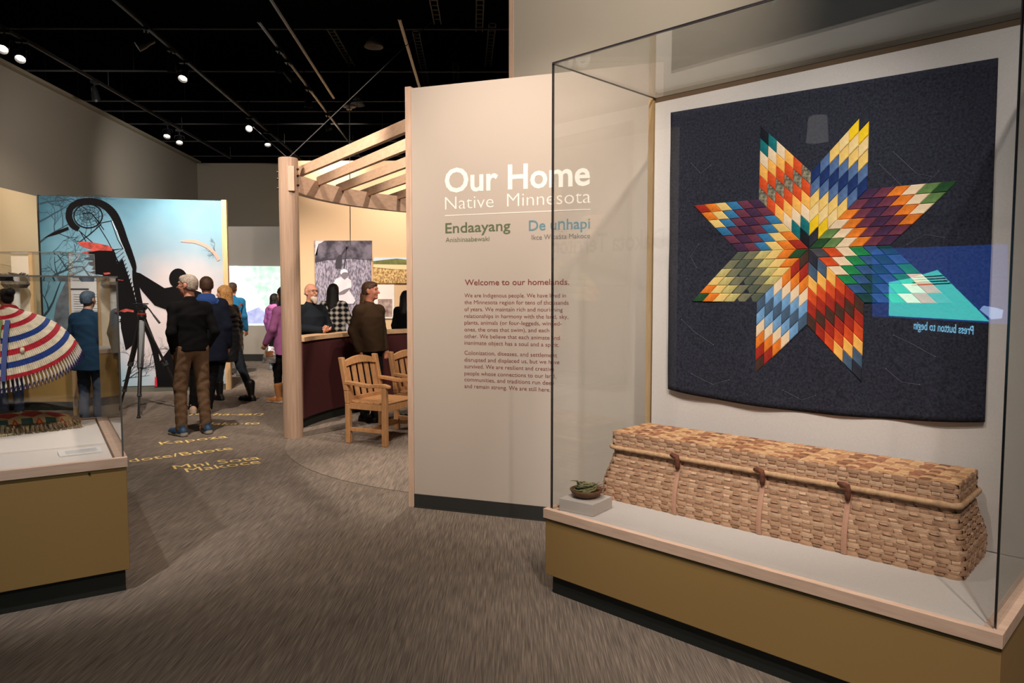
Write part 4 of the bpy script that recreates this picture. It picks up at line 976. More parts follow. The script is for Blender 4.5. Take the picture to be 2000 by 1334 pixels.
# ================================================================== teak armchairs
def make_chair():
    ch = empty('armchair', (0, 0, 0)); w, dp = .58, .46       # local: x = sideways (0..w), -y = forward, rear legs at y 0
    for x in (0, w):
        b = MB(); L_ = []
        prof = [(0, 0), (0, .42), (.015, .55), (.085, .90)]
        for i in range(3):
            (y0, z0), (y1, z1) = prof[i], prof[i+1]
            b.hexa([(x-.026, y0-.026, z0), (x+.026, y0-.026, z0), (x+.026, y0+.03, z0), (x-.026, y0+.03, z0), (x-.026, y1-.026, z1), (x+.026, y1-.026, z1), (x+.026, y1+.03, z1), (x-.026, y1+.03, z1)])
        b.build('rear_leg', M_TEAK, ch, bevel=.008)
        MB().box((x-.026, -dp-.028, 0), (x+.026, -dp+.028, .61)).build('front_leg', M_TEAK, ch, bevel=.006)
        b = MB(); n = 14; vs = []; fs = []; x_ = x
        for i in range(n+1):
            t = i/n; y = .03-(dp+.10)*t; z = .625+.012*math.cos(t*PI*1.6)+(.008 if t > .6 else 0)-(.022*max(0, t-.85)/.15); hw = .030+.006*math.sin(t*PI)-(.012*max(0, t-.9)/.1)
            th = .018-(.006*max(0, t-.9)/.1)
            vs += [(x_-hw, y, z-th), (x_+hw, y, z-th), (x_+hw, y, z+th), (x_-hw, y, z+th)]
        for i in range(n):
            for k in range(4): fs.append((i*4+k, i*4+(k+1) % 4, i*4+4+(k+1) % 4, i*4+4+k))
        fs += [(3, 2, 1, 0), tuple(n*4+k for k in range(4))]
        b.add(vs, fs).build('armrest', M_TEAK, ch, bevel=.006)
        MB().box((x-.016, -dp+.028, .365), (x+.016, -.026, .425)).build('side_rail', M_TEAK, ch, bevel=.003)
        MB().box((x-.014, -dp+.028, .13), (x+.014, -.026, .17)).build('side_stretcher', M_TEAK, ch, bevel=.004)
    MB().box((.026, -dp-.016, .355), (w-.026, -dp+.016, .425)).build('front_rail', M_TEAK, ch, bevel=.003)
    MB().box((.014, -.25, .135), (w-.014, -.22, .165)).build('cross_stretcher', M_TEAK, ch, bevel=.003)
    MB().box((.026, -.012, .365), (w-.026, .02, .425)).build('rear_rail', M_TEAK, ch, bevel=.003)
    for i in range(6):
        y1 = .01-i*.083; MB().box((.03 if i in (0, 5) else -.01, y1-.074, .426+.004*(i == 5)), (w-.03 if i in (0, 5) else w+.01, y1, .446)).build('seat_slat', M_TEAK, ch, bevel=.004)
    for i in range(5):
        x = .07+i*(w-.14)/4; b = MB(); b.hexa([(x-.034, .0, .46), (x+.034, .0, .46), (x+.034, .016, .46), (x-.034, .016, .46), (x-.034, .070, .83), (x+.034, .070, .83), (x+.034, .086, .83), (x-.034, .086, .83)]); b.build('back_slat', M_TEAK, ch, bevel=.003)
    MB().box((.026, -.006, .445), (w-.026, .026, .485)).build('lower_back_rail', M_TEAK, ch, bevel=.003)
    b = MB(); n = 12; vs = []; fs = []
    for i in range(n+1):
        x = .024+(w-.048)*i/n; z1 = .855+.05*math.sin(PI*i/n); z0 = .80+.028*math.sin(PI*i/n)
        y0_, y1_ = .066, .082; vs += [(x, y0_-.018, z0), (x, y0_+.016, z0), (x, y1_+.016, z1), (x, y1_-.018, z1)]
    for i in range(n):
        for k in range(4): fs.append((i*4+k, i*4+(k+1) % 4, i*4+4+(k+1) % 4, i*4+4+k))
    fs += [(3, 2, 1, 0), tuple(n*4+k for k in range(4))]
    b.add(vs, fs).build('top_rail', M_TEAK, ch, bevel=.004); return ch
c1 = make_chair()
def place_chair(c, rl, fwd, label):
    f_ = Vector((fwd[0], fwd[1], 0)).normalized(); c.location = (rl[0], rl[1], .0045); c.rotation_euler = (0, 0, math.atan2(f_.x, -f_.y))
    tag(c, label, 'chair', 'teak armchairs')
c2 = copy_tree(c1)
place_chair(c1, (-1.715, 7.60), (.90, -.43), 'nearer slatted teak armchair standing whole in front of the burgundy counter')
place_chair(c2, (-1.33, 8.36), (.87, -.49), 'farther teak armchair half hidden behind the text wall edge')
# ================================================================== people: smooth blended figures meshed from distance fields
def _caps(P, a, b, ra, rb):
    ba = b-a; t = np.clip(((P-a)@ba)/max(ba@ba, 1e-9), 0, 1); return np.linalg.norm(P-a-t[:, None]*ba, axis=1)-(ra+(rb-ra)*t)
def _ell(P, c, r, R=None):
    q_ = P-c
    if R is not None: q_ = q_@R
    k0 = np.linalg.norm(q_/r, axis=1); k1 = np.linalg.norm(q_/(r*r), axis=1)+1e-9; return k0*(k0-1)/k1
def _tub(P, st):
    """elliptic tube: stations (z, cx, cy, rx, ry) from low to high"""
    z = P[:, 2]; S = np.array(st); zc = np.clip(z, S[0, 0], S[-1, 0])
    cx_, cy_, rx, ry = (np.interp(zc, S[:, 0], S[:, k]) for k in (1, 2, 3, 4))
    x, y = P[:, 0]-cx_, P[:, 1]-cy_; k0 = np.sqrt((x/rx)**2+(y/ry)**2)+1e-9; k1 = np.sqrt((x/rx**2)**2+(y/ry**2)**2)+1e-9
    d = np.where(k0 > .05, k0*(k0-1)/k1, -np.minimum(rx, ry)); dz = np.maximum(S[0, 0]-z, z-S[-1, 0])
    return np.where(dz > 0, np.sqrt(np.maximum(d, 0)**2+dz**2)+np.minimum(d, 0)*0, np.maximum(d, dz))
def field_mesh(prims, vox=.009, k=.02, wob=None):
    """prims: (kind, args, tag[, k]); kinds caps, ell, tub, sub (carve an ellipsoid), cut (drop below z)"""
    lo = np.full(3, 1e9); hi = -lo; bbs = []
    for p in prims:
        a = p[1]
        if p[0] == 'caps': r_ = max(a[2], a[3]); l, h_ = np.minimum(a[0], a[1])-r_, np.maximum(a[0], a[1])+r_
        elif p[0] in ('ell', 'sub'): r_ = np.max(a[1]); l, h_ = a[0]-r_, a[0]+r_
        elif p[0] == 'tub': S = np.array(a); l = np.array([(S[:, 1]-S[:, 3]).min(), (S[:, 2]-S[:, 4]).min(), S[0, 0]]); h_ = np.array([(S[:, 1]+S[:, 3]).max(), (S[:, 2]+S[:, 4]).max(), S[-1, 0]])
        else: l = h_ = None
        bbs.append((l, h_))
        if p[0] in ('caps', 'ell', 'tub'): lo = np.minimum(lo, l); hi = np.maximum(hi, h_)
    lo -= 3*vox; hi += 3*vox; n = np.ceil((hi-lo)/vox).astype(int)+1
    ax = [lo[i]+vox*np.arange(n[i]) for i in range(3)]
    Fd = np.full(n, .12); T = np.zeros(n, int); best = np.full(n, 9.0)
    for p, (l, h_) in zip(prims, bbs):
        kk = p[3] if len(p) > 3 else k
        if p[0] == 'cut': 
            zz = p[1]-ax[2]; Fd = np.maximum(Fd, zz[None, None, :]); continue
        i0 = np.maximum(0, np.floor((l-.05-lo)/vox).astype(int)); i1 = np.minimum(n, np.ceil((h_+.05-lo)/vox).astype(int)+1)
        sl = tuple(slice(i0[i], i1[i]) for i in range(3)); X = np.meshgrid(*[ax[i][sl[i]] for i in range(3)], indexing='ij'); P = np.stack([x.ravel() for x in X], 1)
        d = {'caps': _caps, 'ell': _ell, 'sub': _ell}[p[0]](P, *p[1]) if p[0] != 'tub' else _tub(P, p[1])
        d = d.reshape(X[0].shape); cur = Fd[sl]
        if p[0] == 'sub': Fd[sl] = np.maximum(cur, -d); continue
        h2 = np.maximum(kk-np.abs(cur-d), 0)/kk; Fd[sl] = np.minimum(cur, d)-h2*h2*kk*.25
        bs = best[sl]; mk = d < bs; T[sl][mk] = p[2]; bs[mk] = d[mk]
    if wob:
        X = np.meshgrid(*ax, indexing='ij'); am, fq = wob; Fd = Fd+am*(np.sin(X[0]*fq+2.1*np.sin(X[2]*fq*.7))*np.sin(X[1]*fq*1.3+X[2]*fq*.9))
    ins = Fd < 0; c = np.zeros(np.array(n)-1, int)
    for dx in (0, 1):
        for dy in (0, 1):
            for dz in (0, 1): c += ins[dx:n[0]-1+dx, dy:n[1]-1+dy, dz:n[2]-1+dz]
    act = (c > 0) & (c < 8); idx = np.full(act.shape, -1); cells = np.argwhere(act); idx[act] = np.arange(len(cells))
    acc = np.zeros((len(cells), 3)); cnt = np.zeros(len(cells))
    cor = [(a, b_, d_) for a in (0, 1) for b_ in (0, 1) for d_ in (0, 1)]
    for c0_ in cor:
        for axn in range(3):
            if c0_[axn]: continue
            c1_ = list(c0_); c1_[axn] = 1
            f0 = Fd[cells[:, 0]+c0_[0], cells[:, 1]+c0_[1], cells[:, 2]+c0_[2]]; f1 = Fd[cells[:, 0]+c1_[0], cells[:, 1]+c1_[1], cells[:, 2]+c1_[2]]
            m = (f0 < 0) != (f1 < 0); t = np.where(m, f0/np.where(np.abs(f0-f1) < 1e-12, 1, f0-f1), 0)
            pt = np.tile(np.array(c0_, float), (len(cells), 1)); pt[:, axn] += t; acc[m] += pt[m]; cnt[m] += 1
    V = lo+(cells+acc/cnt[:, None])*vox; vt = T[cells[:, 0], cells[:, 1], cells[:, 2]]
    quads = []
    for axn in range(3):
        a, b_ = [i for i in range(3) if i != axn]
        s0 = [slice(None)]*3; s1 = [slice(None)]*3; s0[axn] = slice(0, -1); s1[axn] = slice(1, None)
        e = ins[tuple(s0)] != ins[tuple(s1)]; E = np.argwhere(e)
        E = E[(E[:, a] > 0) & (E[:, b_] > 0) & (E[:, a] < n[a]-1) & (E[:, b_] < n[b_]-1)]
        def cell(da, db): q_ = E.copy(); q_[:, a] -= da; q_[:, b_] -= db; return idx[q_[:, 0], q_[:, 1], q_[:, 2]]
        Q = np.stack([cell(1, 1), cell(0, 1), cell(0, 0), cell(1, 0)], 1)
        flip = ins[E[:, 0], E[:, 1], E[:, 2]]
        if axn == 1: flip = ~flip
        Q[~flip] = Q[~flip][:, ::-1]; quads.append(Q)
    Q = np.concatenate(quads); return V, Q, vt
def field_obj(name, prims, mats, parent=None, vox=.009, k=.02, wob=None):
    V, Q, vt = field_mesh(prims, vox, k, wob); me = bpy.data.meshes.new(name)
    me.vertices.add(len(V)); me.vertices.foreach_set('co', V.ravel()); me.loops.add(len(Q)*4); me.loops.foreach_set('vertex_index', Q.ravel())
    me.polygons.add(len(Q)); me.polygons.foreach_set('loop_start', np.arange(len(Q))*4); me.polygons.foreach_set('loop_total', np.full(len(Q), 4))
    for m in mats: me.materials.append(m)
    me.polygons.foreach_set('material_index', vt[Q[:, 0]] if len(mats) > 1 else np.zeros(len(Q), int)); me.polygons.foreach_set('use_smooth', np.ones(len(Q), bool))
    me.update(calc_edges=True); me.validate()
    o = bpy.data.objects.new(name, me); COL.objects.link(o)
    if parent: o.parent = parent
    return o
A_ = lambda *v: np.array(v, float)
def rotz(p, a, c=(0, 0)):
    x, y = p[0]-c[0], p[1]-c[1]; return A_(c[0]+x*math.cos(a)-y*math.sin(a), c[1]+x*math.sin(a)+y*math.cos(a), p[2])
def hand_prims(w, d, pn, side, curl=.5, s=1.0):
    """w wrist, d direction of the hand, pn palm normal, side +1: thumb along d x pn"""
    d = d/np.linalg.norm(d); pn = pn-d*(pn@d); pn /= np.linalg.norm(pn); sx = np.cross(d, pn)*side; out = []
    R = np.stack([d, sx, pn], 1); out.append(('ell', (w+d*.048*s, A_(.055, .040, .017)*s, R), 0, .012)); out.append(('caps', (w-d*.01, w+d*.03*s, .026*s, .028*s), 0, .015))
    for i, (off, ln) in enumerate(((.028, .068), (.010, .078), (-.009, .073), (-.027, .058))):
        b = w+d*.088*s+sx*off*s; c1_ = math.cos(curl*.7), math.sin(curl*.7); m = b+(d*c1_[0]+pn*c1_[1])*ln*.5*s+sx*off*.12; c2_ = math.cos(curl*1.9), math.sin(curl*1.9)
        e = m+(d*c2_[0]+pn*c2_[1])*ln*.5*s; out += [('caps', (b-d*.02*s, m, .0098*s, .0088*s), 0, .004), ('caps', (m, e, .0088*s, .0074*s), 0, .004)]
    b = w+d*.035*s+sx*.034*s; m = b+(d*.55+sx*.62+pn*.35)*.04*s; e = m+(d*.85+sx*.1+pn*.4)*.032*s
    return out+[('caps', (b-sx*.015*s, m, .013*s, .0105*s), 0, .006), ('caps', (m, e, .0105*s, .008*s), 0, .004)]
EYE = mat('eye_dark', (36, 28, 26), .3); LIP = mat('lip', (150, 86, 78), .6)
def person(label, loc, face, H=1.75, skin=(186, 132, 106), top=None, topm=None, hem=.90, topw=0.0, legm=None, shoem=None, solem=None, hairm=None, hair='short',
           yaw=0.0, tilt=0.0, feet=None, arms=None, build=1.0, beard=None, glasses=False, boots=False, hood=None, puffer=False, toe=0.0, vox=.009, topname='jacket', lean=0.0, curl=.5, group='museum visitors'):
    s = H/1.75; f_ = Vector((face[0], face[1], 0)).normalized(); rz = math.atan2(-f_.x, f_.y)
    SK = mat('skin_%d_%d' % (skin[0], skin[1]), skin, .55, noise=.10, nscale=14, spec=.35)
    feet = feet or {}; arms = arms or {}; HC = (0, .0)
    def hd(*p): return rotz(A_(p[0], p[1]+.012, p[2]), yaw, HC)+A_(0, lean*1.0, -.006*abs(tilt))
    Rh = np.array([[math.cos(yaw), -math.sin(yaw), 0], [math.sin(yaw), math.cos(yaw), 0], [0, 0, 1.0]])
    # joints
    J = {}
    for sd, sg in (('L', -1), ('R', 1)):
        fx, fy = feet.get(sd, (sg*.10, 0)); hip = A_(sg*.088, 0, .93); an = A_(fx, fy-.015, .085); kn = (hip+an)/2+A_(sg*.008, .03, .03)
        sh_ = A_(sg*.166*build, -.01+lean*.8, 1.395); el, wr = arms.get(sd, ((sg*.218*build, -.035+lean*.6, 1.12), (sg*.222*build, .05+lean*.5, .87)))
        J[sd] = dict(fx=fx, fy=fy, hip=hip, an=an, kn=kn, sh=sh_, el=A_(*el), wr=A_(*wr))
    body = [('ell', (A_(0, 0, .97), A_(.145*build, .10, .12)), 0), ('ell', (A_(0, .01+lean*.4, 1.12), A_(.13*build, .092*build, .17)), 0), ('ell', (A_(0, lean*.7, 1.30), A_(.155, .10, .16)), 0), ('caps', (A_(-.13*build, lean*.8, 1.395), A_(.13*build, lean*.8, 1.395), .045, .045), 0, .04),
            ('caps', (A_(0, -.012+lean*.8, 1.42), A_(0, .008+lean, 1.57), .056, .052), 0, .03)]
    for sd, sg in (('L', -1), ('R', 1)):
        j = J[sd]; d = j['wr']-j['el']; pn = A_(-sg*.8, .6, .1)
        body += [('caps', (j['hip'], j['kn'], .07, .05), 0), ('caps', (j['kn'], j['an'], .048, .036), 0), ('caps', (j['an'], A_(j['fx'], j['fy']+.10, .045), .036, .03), 0), ('caps', (j['sh'], j['el'], .046, .038), 0), ('caps', (j['el'], j['wr'], .037, .026), 0)]
        pk = j.get('pn'); body += hand_prims(j['wr'], d, pn, 1 if sg < 0 else -1, curl, .95)
    body += [('ell', (hd(0, .0, 1.658), A_(.074, .093, .092), Rh), 0, .015), ('ell', (hd(0, .032, 1.592), A_(.056, .060, .066), Rh), 0, .03), ('ell', (hd(0, .078, 1.552), A_(.026, .018, .018), Rh), 0, .02),
             ('caps', (hd(0, .088, 1.655), hd(0, .112, 1.614), .008, .0135), 0, .010), ('ell', (hd(0, .083, 1.672), A_(.048, .014, .010), Rh), 0, .012),
             ('ell', (hd(.036, .066, 1.615), A_(.022, .022, .026), Rh), 0, .015), ('ell', (hd(-.036, .066, 1.615), A_(.022, .022, .026), Rh), 0, .015),
             ('ell', (hd(0, .0885, 1.584), A_(.023, .009, .008), Rh), 2, .006), ('ell', (hd(.031, .0815, 1.652), A_(.013, .009, .008), Rh), 1, .003), ('ell', (hd(-.031, .0815, 1.652), A_(.013, .009, .008), Rh), 1, .003)]
    for sg in (-1, 1): body += [('ell', (hd(sg*.076, -.004, 1.640), A_(.011, .022, .031), Rh), 0, .008), ('ell', (hd(sg*.074, .006, 1.612), A_(.009, .012, .012), Rh), 0, .006)]
    # scale by s through the object
    o = field_obj('person', body, [SK, EYE, LIP], None, vox*.8, .022)
    o.location = loc; o.rotation_euler = (0, 0, rz); o.scale = (s, s, s); tag(o, label, 'person', group)
    def kid(nm, pr, ms_, **kw): return field_obj(nm, pr, ms_ if isinstance(ms_, list) else [ms_], o, **kw)
    # trousers
    tr_ = [('ell', (A_(0, -.005, .965), A_(.165*build, .125*build, .135)), 0)]
    for sd, sg in (('L', -1), ('R', 1)):
        j = J[sd]; tr_ += [('caps', (j['hip']+A_(0, -.01, 0), j['kn'], .094*min(build, 1.1), .071), 0, .04), ('caps', (j['kn'], j['an']+A_(0, .005, -.01 if not boots else .1), .069, .058 if not boots else .05), 0, .03)]
    tr_.append(('cut', .028 if not boots else .12, 0)); kid('trousers', tr_, legm, vox=vox, wob=(.0035, 38))
    # shoes
    for sd, sg in (('L', -1), ('R', 1)):
        j = J[sd]; tx = math.sin(toe*sg); x, y = j['fx'], j['fy']
        pr = [('caps', (A_(x, y-.06, .045), A_(x+tx*.1, y+.05, .045), .043, .045), 0, .02), ('caps', (A_(x+tx*.1, y+.05, .042), A_(x+tx*.2, y+.165, .036), .046, .036), 0, .03), ('caps', (A_(x, y-.03, .06), A_(x, y-.02, .11 if not boots else .27), .042, .048 if not boots else .066), 0, .02)]
        pr += [('caps', (A_(x, y-.065, .014), A_(x+tx*.2, y+.17, .014), .044, .040), 1, .008)]; pr = [(p_[0], p_[1], p_[2], p_[3]) for p_ in pr]+[('cut', .002, 0)]
        kid('boot' if boots else 'shoe', pr, [shoem, solem or shoem], vox=.008)
    # upper garment
    g = topw; by = .0 
    tb = [(hem, 0, -.005, (.172+g*1.15)*build, (.128+g*1.1)*build), (1.0, 0, -.005+lean*.1, (.170+g)*build, (.127+g)*build), (1.15, 0, .0+lean*.45, (.163+g)*build, (.121+g*.9)*build), (1.32, 0, -.006+lean*.72, (.176+g*.7)*build, (.124+g*.7)*build), (1.39, 0, -.01+lean*.8, (.150+g*.4)*build, .098+g*.5), (1.455, 0, -.012+lean*.85, .088, .072)]
    up = [('tub', tb, 0, .02), ('caps', (A_(-.14*build, -.006+lean*.8, 1.392), A_(0, -.008+lean*.83, 1.43), .062+g*.3, .066+g*.2), 0, .03), ('caps', (A_(.14*build, -.006+lean*.8, 1.392), A_(0, -.008+lean*.83, 1.43), .062+g*.3, .066+g*.2), 0, .03)]
    for sd, sg in (('L', -1), ('R', 1)):
        j = J[sd]; d = (j['wr']-j['el'])/np.linalg.norm(j['wr']-j['el'])
        up += [('caps', (j['sh']+A_(-sg*.03, 0, -.005), j['sh']+A_(sg*.006, 0, -.015), .058+g*.35, .058+g*.35), 0, .05), ('caps', (j['sh'], j['el'], .054+g*.4, .050+g*.4), 0, .03), ('caps', (j['el'], j['wr']-d*.005, .050+g*.4, .040+g*.3), 0, .02)]
    up += [('caps', (A_(0, -.02+lean*.85, 1.44), A_(0, -.012+lean*.9, 1.475), .070, .066), 0, .02)]
    if hood: up += [('ell', (A_(0, -.085+lean*.85, 1.45), A_(.125, .065, .075)), 1, .03), ('ell', (A_(0, -.055+lean*.85, 1.50), A_(.105, .06, .045)), 1, .02)]
    if puffer:
        for zz in np.arange(hem+.03, 1.38, .075):
            w_ = np.interp(zz, [q_[0] for q_ in tb], [q_[3] for q_ in tb]); h_ = np.interp(zz, [q_[0] for q_ in tb], [q_[4] for q_ in tb]); up.append(('ell', (A_(0, -.005+lean*.4, zz), A_(w_+.016, h_+.016, .045)), 0, .012))
        for sd in 'LR':
            j = J[sd]
            for t in np.linspace(.1, .95, 5): up.append(('ell', (j['sh']*(1-t)+j['el']*t, A_(.08, .08, .045)), 0, .012))
    kid(topname, up, [topm, hood or topm], vox=vox, k=.02, wob=(.003, 30))
    # hair
    if hairm:
        hp = []
        if hair == 'bald': hp = []
        elif hair in ('short', 'long', 'bob', 'bun', 'curly'):
            pf_ = .012 if hair in ('curly', 'bob') else .0
            hp += [('ell', (hd(0, -.012, 1.668), A_(.084+pf_, .1+pf_, .092+pf_), Rh), 0, .02), ('ell', (hd(0, -.04, 1.62), A_(.072+pf_, .062+pf_, .07), Rh), 0, .02)]
            if hair in ('short', 'bun'): hp += [('ell', (hd(0, .035, 1.715), A_(.062, .055, .035), Rh), 0, .02)]
            if hair == 'long': hp += [('caps', (hd(0, -.055, 1.62), hd(0, -.085, 1.36), .072, .075), 0, .04), ('caps', (hd(-.05, -.04, 1.62), hd(-.06, -.06, 1.42), .045, .05), 0, .04), ('caps', (hd(.05, -.04, 1.62), hd(.06, -.06, 1.42), .045, .05), 0, .04)]
            if hair in ('bob', 'curly'): hp += [('caps', (hd(-.06, -.02, 1.64), hd(-.075, -.03, 1.50), .05, .048), 0, .03), ('caps', (hd(.06, -.02, 1.64), hd(.075, -.03, 1.50), .05, .048), 0, .03), ('caps', (hd(0, -.06, 1.64), hd(0, -.075, 1.49), .07, .06), 0, .03)]
            if hair == 'bun': hp += [('ell', (hd(0, -.105, 1.71), A_(.06, .055, .055), Rh), 0, .02)]
            hp += [('sub', (hd(0, .125, 1.622), A_(.1, .098, .086), Rh), 0), ('sub', (hd(.07, .055, 1.60), A_(.05, .052, .075), Rh), 0), ('sub', (hd(-.07, .055, 1.60), A_(.05, .052, .075), Rh), 0)]
            if hair == 'short': hp += [('sub', (hd(.085, -.002, 1.632), A_(.03, .028, .036), Rh), 0), ('sub', (hd(-.085, -.002, 1.632), A_(.03, .028, .036), Rh), 0), ('cut', 1.59, 0)]
        if hair == 'bald': hp = [('ell', (hd(0, -.018, 1.622), A_(.078, .078, .036), Rh), 0, .02), ('sub', (hd(0, .10, 1.65), A_(.2, .115, .2), Rh), 0), ('sub', (hd(0, -.0, 1.72), A_(.12, .14, .058), Rh), 0)]
        if hp: kid('hair', hp, hairm, vox=.007, k=.02, wob=(.004, 110) if hair in ('curly', 'bob') else (.002, 140))
    if beard: kid('beard', [('ell', (hd(0, .062, 1.555), A_(.052, .045, .042), Rh), 0, .02), ('ell', (hd(0, .085, 1.525), A_(.032, .028, .045), Rh), 0, .02), ('ell', (hd(0, .093, 1.598), A_(.032, .012, .008), Rh), 0, .012), ('sub', (hd(0, .10, 1.583), A_(.02, .012, .006), Rh), 0)], beard, vox=.006, wob=(.002, 160))
    if glasses:
        b = MB()
        for sg in (-1, 1):
            b.tube([Vector(hd(sg*.033+.022*math.cos(a*PI/8), .104, 1.652+.017*math.sin(a*PI/8))) for a in range(16)], .0018, 5, closed=True)
            b.tube([Vector(hd(sg*.055, .102, 1.658)), Vector(hd(sg*.079, .05, 1.658)), Vector(hd(sg*.082, -.002, 1.652))], .0022, 5)
        b.tube([Vector(hd(-.012, .107, 1.656)), Vector(hd(.012, .107, 1.656))], .002, 5); b.build('glasses', mat('spectacle_frame', (28, 24, 24), .3), o)
    return o
def cloth(name, c, rough=.9, **kw): return mat(name, c, rough, bump=.25, bscale=60, spec=.12, **kw)
H_GREY = mat('hair_grey', (150, 138, 126), .7, noise=.4, nscale=60, bump=.5, bscale=160); H_BRN = mat('hair_brown', (62, 42, 28), .6, noise=.4, nscale=60, bump=.4, bscale=160)
H_BLK = mat('hair_black', (22, 18, 17), .55, noise=.4, nscale=60, bump=.4, bscale=160); H_BLD = mat('hair_blonde', (190, 138, 80), .5, noise=.3, nscale=30, bump=.6, bscale=120); H_WHT = mat('hair_white', (196, 180, 166), .7, noise=.2, nscale=60)
BLK = cloth('cloth_black', (9, 9, 11)); DRK = cloth('cloth_charcoal', (24, 25, 28)); NVY = cloth('cloth_navy', (15, 19, 32))
JEAN = cloth('denim_dark', (36, 44, 60), noise=.2, nscale=80); SH_B = mat('shoe_black', (20, 19, 19), .5); SOLE = mat('sole_pale', (150, 142, 132), .8); SH_BL = mat('shoe_blue', (34, 60, 86), .6)
def at(px, Y): return (float((px-1000)/FPX*Y), Y, .001)
# 1 grey-haired man in a black sweater
person('grey-haired man with glasses, black sweater and brown trousers, hands in pockets', at(371, 8.08), (-.72, .70), 1.775, (190, 130, 108), topm=BLK, hem=.93, topw=.006, legm=cloth('corduroy_brown', (100, 78, 60), noise=.15, nscale=50), shoem=SH_BL, solem=SOLE, hairm=H_GREY, hair='short', yaw=.75, glasses=True, build=1.04, topname='sweater',
       feet={'L': (-.12, .02), 'R': (.13, -.03)}, arms={'L': ((-.235, -.08, 1.13), (-.165, .04, .92)), 'R': ((.235, -.08, 1.13), (.165, .04, .92))}, vox=.008, toe=.2)
# 2 man in a navy coat
person('dark-haired person in a long navy coat with bright blue hood lining, behind the grey-haired man', at(405, 9.55), (-.3, .95), 1.79, (180, 126, 100), topm=NVY, hem=.68, topw=.05, legm=BLK, shoem=mat('shoe_tan', (170, 140, 120), .7), solem=SOLE, hairm=H_BRN, yaw=.1, build=1.05, hood=cloth('hood_blue', (40, 66, 120)),
       feet={'L': (-.20, .05), 'R': (-.02, -.05)})
# 3 blonde woman striding
person('blonde woman in a black quilted coat and ankle boots, striding past the mural end', at(446, 10.75), (-.93, .36), 1.68, (214, 160, 132), topm=cloth('puffer_black', (26, 26, 29), .5), hem=.60, topw=.025, legm=cloth('denim_black', (36, 42, 48)), shoem=SH_B, hairm=H_BLD, hair='curly', puffer=True, boots=True, lean=.06, yaw=.3,
       feet={'L': (-.08, .16), 'R': (.04, -.34)})
# 4 blue jacket
p4 = person('dark-haired person in a teal blue jacket watching the projected film', at(455, 14.0), (-.05, 1), 1.78, (180, 126, 100), topm=cloth('jacket_teal', (34, 98, 138)), hem=.86, topw=.02, legm=cloth('leggings_grey', (96, 92, 84), noise=.4, nscale=25), shoem=mat('shoe_grey', (90, 90, 92), .7), hairm=H_BRN, hair='short')
# 5 purple jacket
person('black-haired person in a purple and pink jacket, farther of the two beside the post', at(537, 15.1), (.35, .94), 1.56, (206, 154, 128), topm=cloth('jacket_purple', (150, 88, 150)), hem=.84, topw=.03, legm=DRK, shoem=mat('shoe_slate', (100, 108, 116), .7), hairm=H_BLK, hair='bob', hood=cloth('hood_pink', (196, 120, 180)))
# 6 magenta coat
person('person in a plum coat, black leggings and tan boots, mostly behind the shelter post', at(556, 10.5), (-.92, .38), 1.66, (214, 160, 136), topm=cloth('coat_plum', (132, 78, 118)), hem=.74, topw=.03, legm=BLK, shoem=mat('boot_tan', (150, 98, 54), .85), solem=SOLE, hairm=H_BLK, hair='bob', boots=True,
       arms={'L': ((-.25, .02, 1.13), (-.24, .16, .92))}, feet={'L': (-.1, .08), 'R': (.1, .0)})
# 7 bearded man behind the counter
person('bald man with a white beard and glasses in a dark jacket, leaning on the counter', (-2.60, 9.42, .001), (.80, -.60), 1.70, (204, 146, 120), topm=cloth('jacket_ink', (26, 30, 36)), hem=.86, topw=.03, legm=DRK, shoem=SH_B, hairm=H_WHT, hair='bald', beard=H_WHT, glasses=True, yaw=.05, build=1.1,
       arms={'R': ((.27, .05, 1.16), (.03, .25, 1.14)), 'L': ((-.27, .05, 1.15), (-.06, .27, 1.16))}, vox=.008, curl=.7)
# 8 plaid shirt
def plaid():
    m = cloth('plaid_flannel', (40, 40, 42)); nt = m.node_tree; b = nt.nodes['Principled BSDF']; tc = nt.nodes.new('ShaderNodeTexCoord'); sp = nt.nodes.new('ShaderNodeSeparateXYZ'); nt.links.new(tc.outputs['Object'], sp.inputs[0]); outs = []
    for k, fq in (('X', 75), ('Z', 75)):
        mu_ = nt.nodes.new('ShaderNodeMath'); mu_.operation = 'MULTIPLY'; nt.links.new(sp.outputs[k], mu_.inputs[0]); mu_.inputs[1].default_value = fq
        sn = nt.nodes.new('ShaderNodeMath'); sn.operation = 'SINE'; nt.links.new(mu_.outputs[0], sn.inputs[0]); ad = nt.nodes.new('ShaderNodeMath'); ad.operation = 'MULTIPLY_ADD'; nt.links.new(sn.outputs[0], ad.inputs[0]); ad.inputs[1].default_value = .5; ad.inputs[2].default_value = .5; outs.append(ad)
    pr = nt.nodes.new('ShaderNodeMath'); pr.operation = 'ADD'; nt.links.new(outs[0].outputs[0], pr.inputs[0]); nt.links.new(outs[1].outputs[0], pr.inputs[1])
    hf = nt.nodes.new('ShaderNodeMath'); hf.operation = 'MULTIPLY'; nt.links.new(pr.outputs[0], hf.inputs[0]); hf.inputs[1].default_value = .5; pr = hf
    r = nt.nodes.new('ShaderNodeValToRGB'); r.color_ramp.elements[0].position = .35; r.color_ramp.elements[0].color = (*lin((24, 25, 27)), 1); r.color_ramp.elements[1].position = 1.0; r.color_ramp.elements[1].color = (*lin((214, 208, 196)), 1)
    nt.links.new(pr.outputs[0], r.inputs[0]); nt.links.new(r.outputs[0], b.inputs['Base Color']); return m
person('long-haired person in a black and white plaid shirt, back turned, beyond the counter', at(652, 11.9), (.15, 1), 1.73, (170, 120, 96), topm=plaid(), hem=.97, topw=.03, legm=JEAN, shoem=SH_B, hairm=H_BLK, hair='long', topname='plaid_shirt', arms={'R': ((.26, .02, 1.15), (.20, .22, 1.12))})
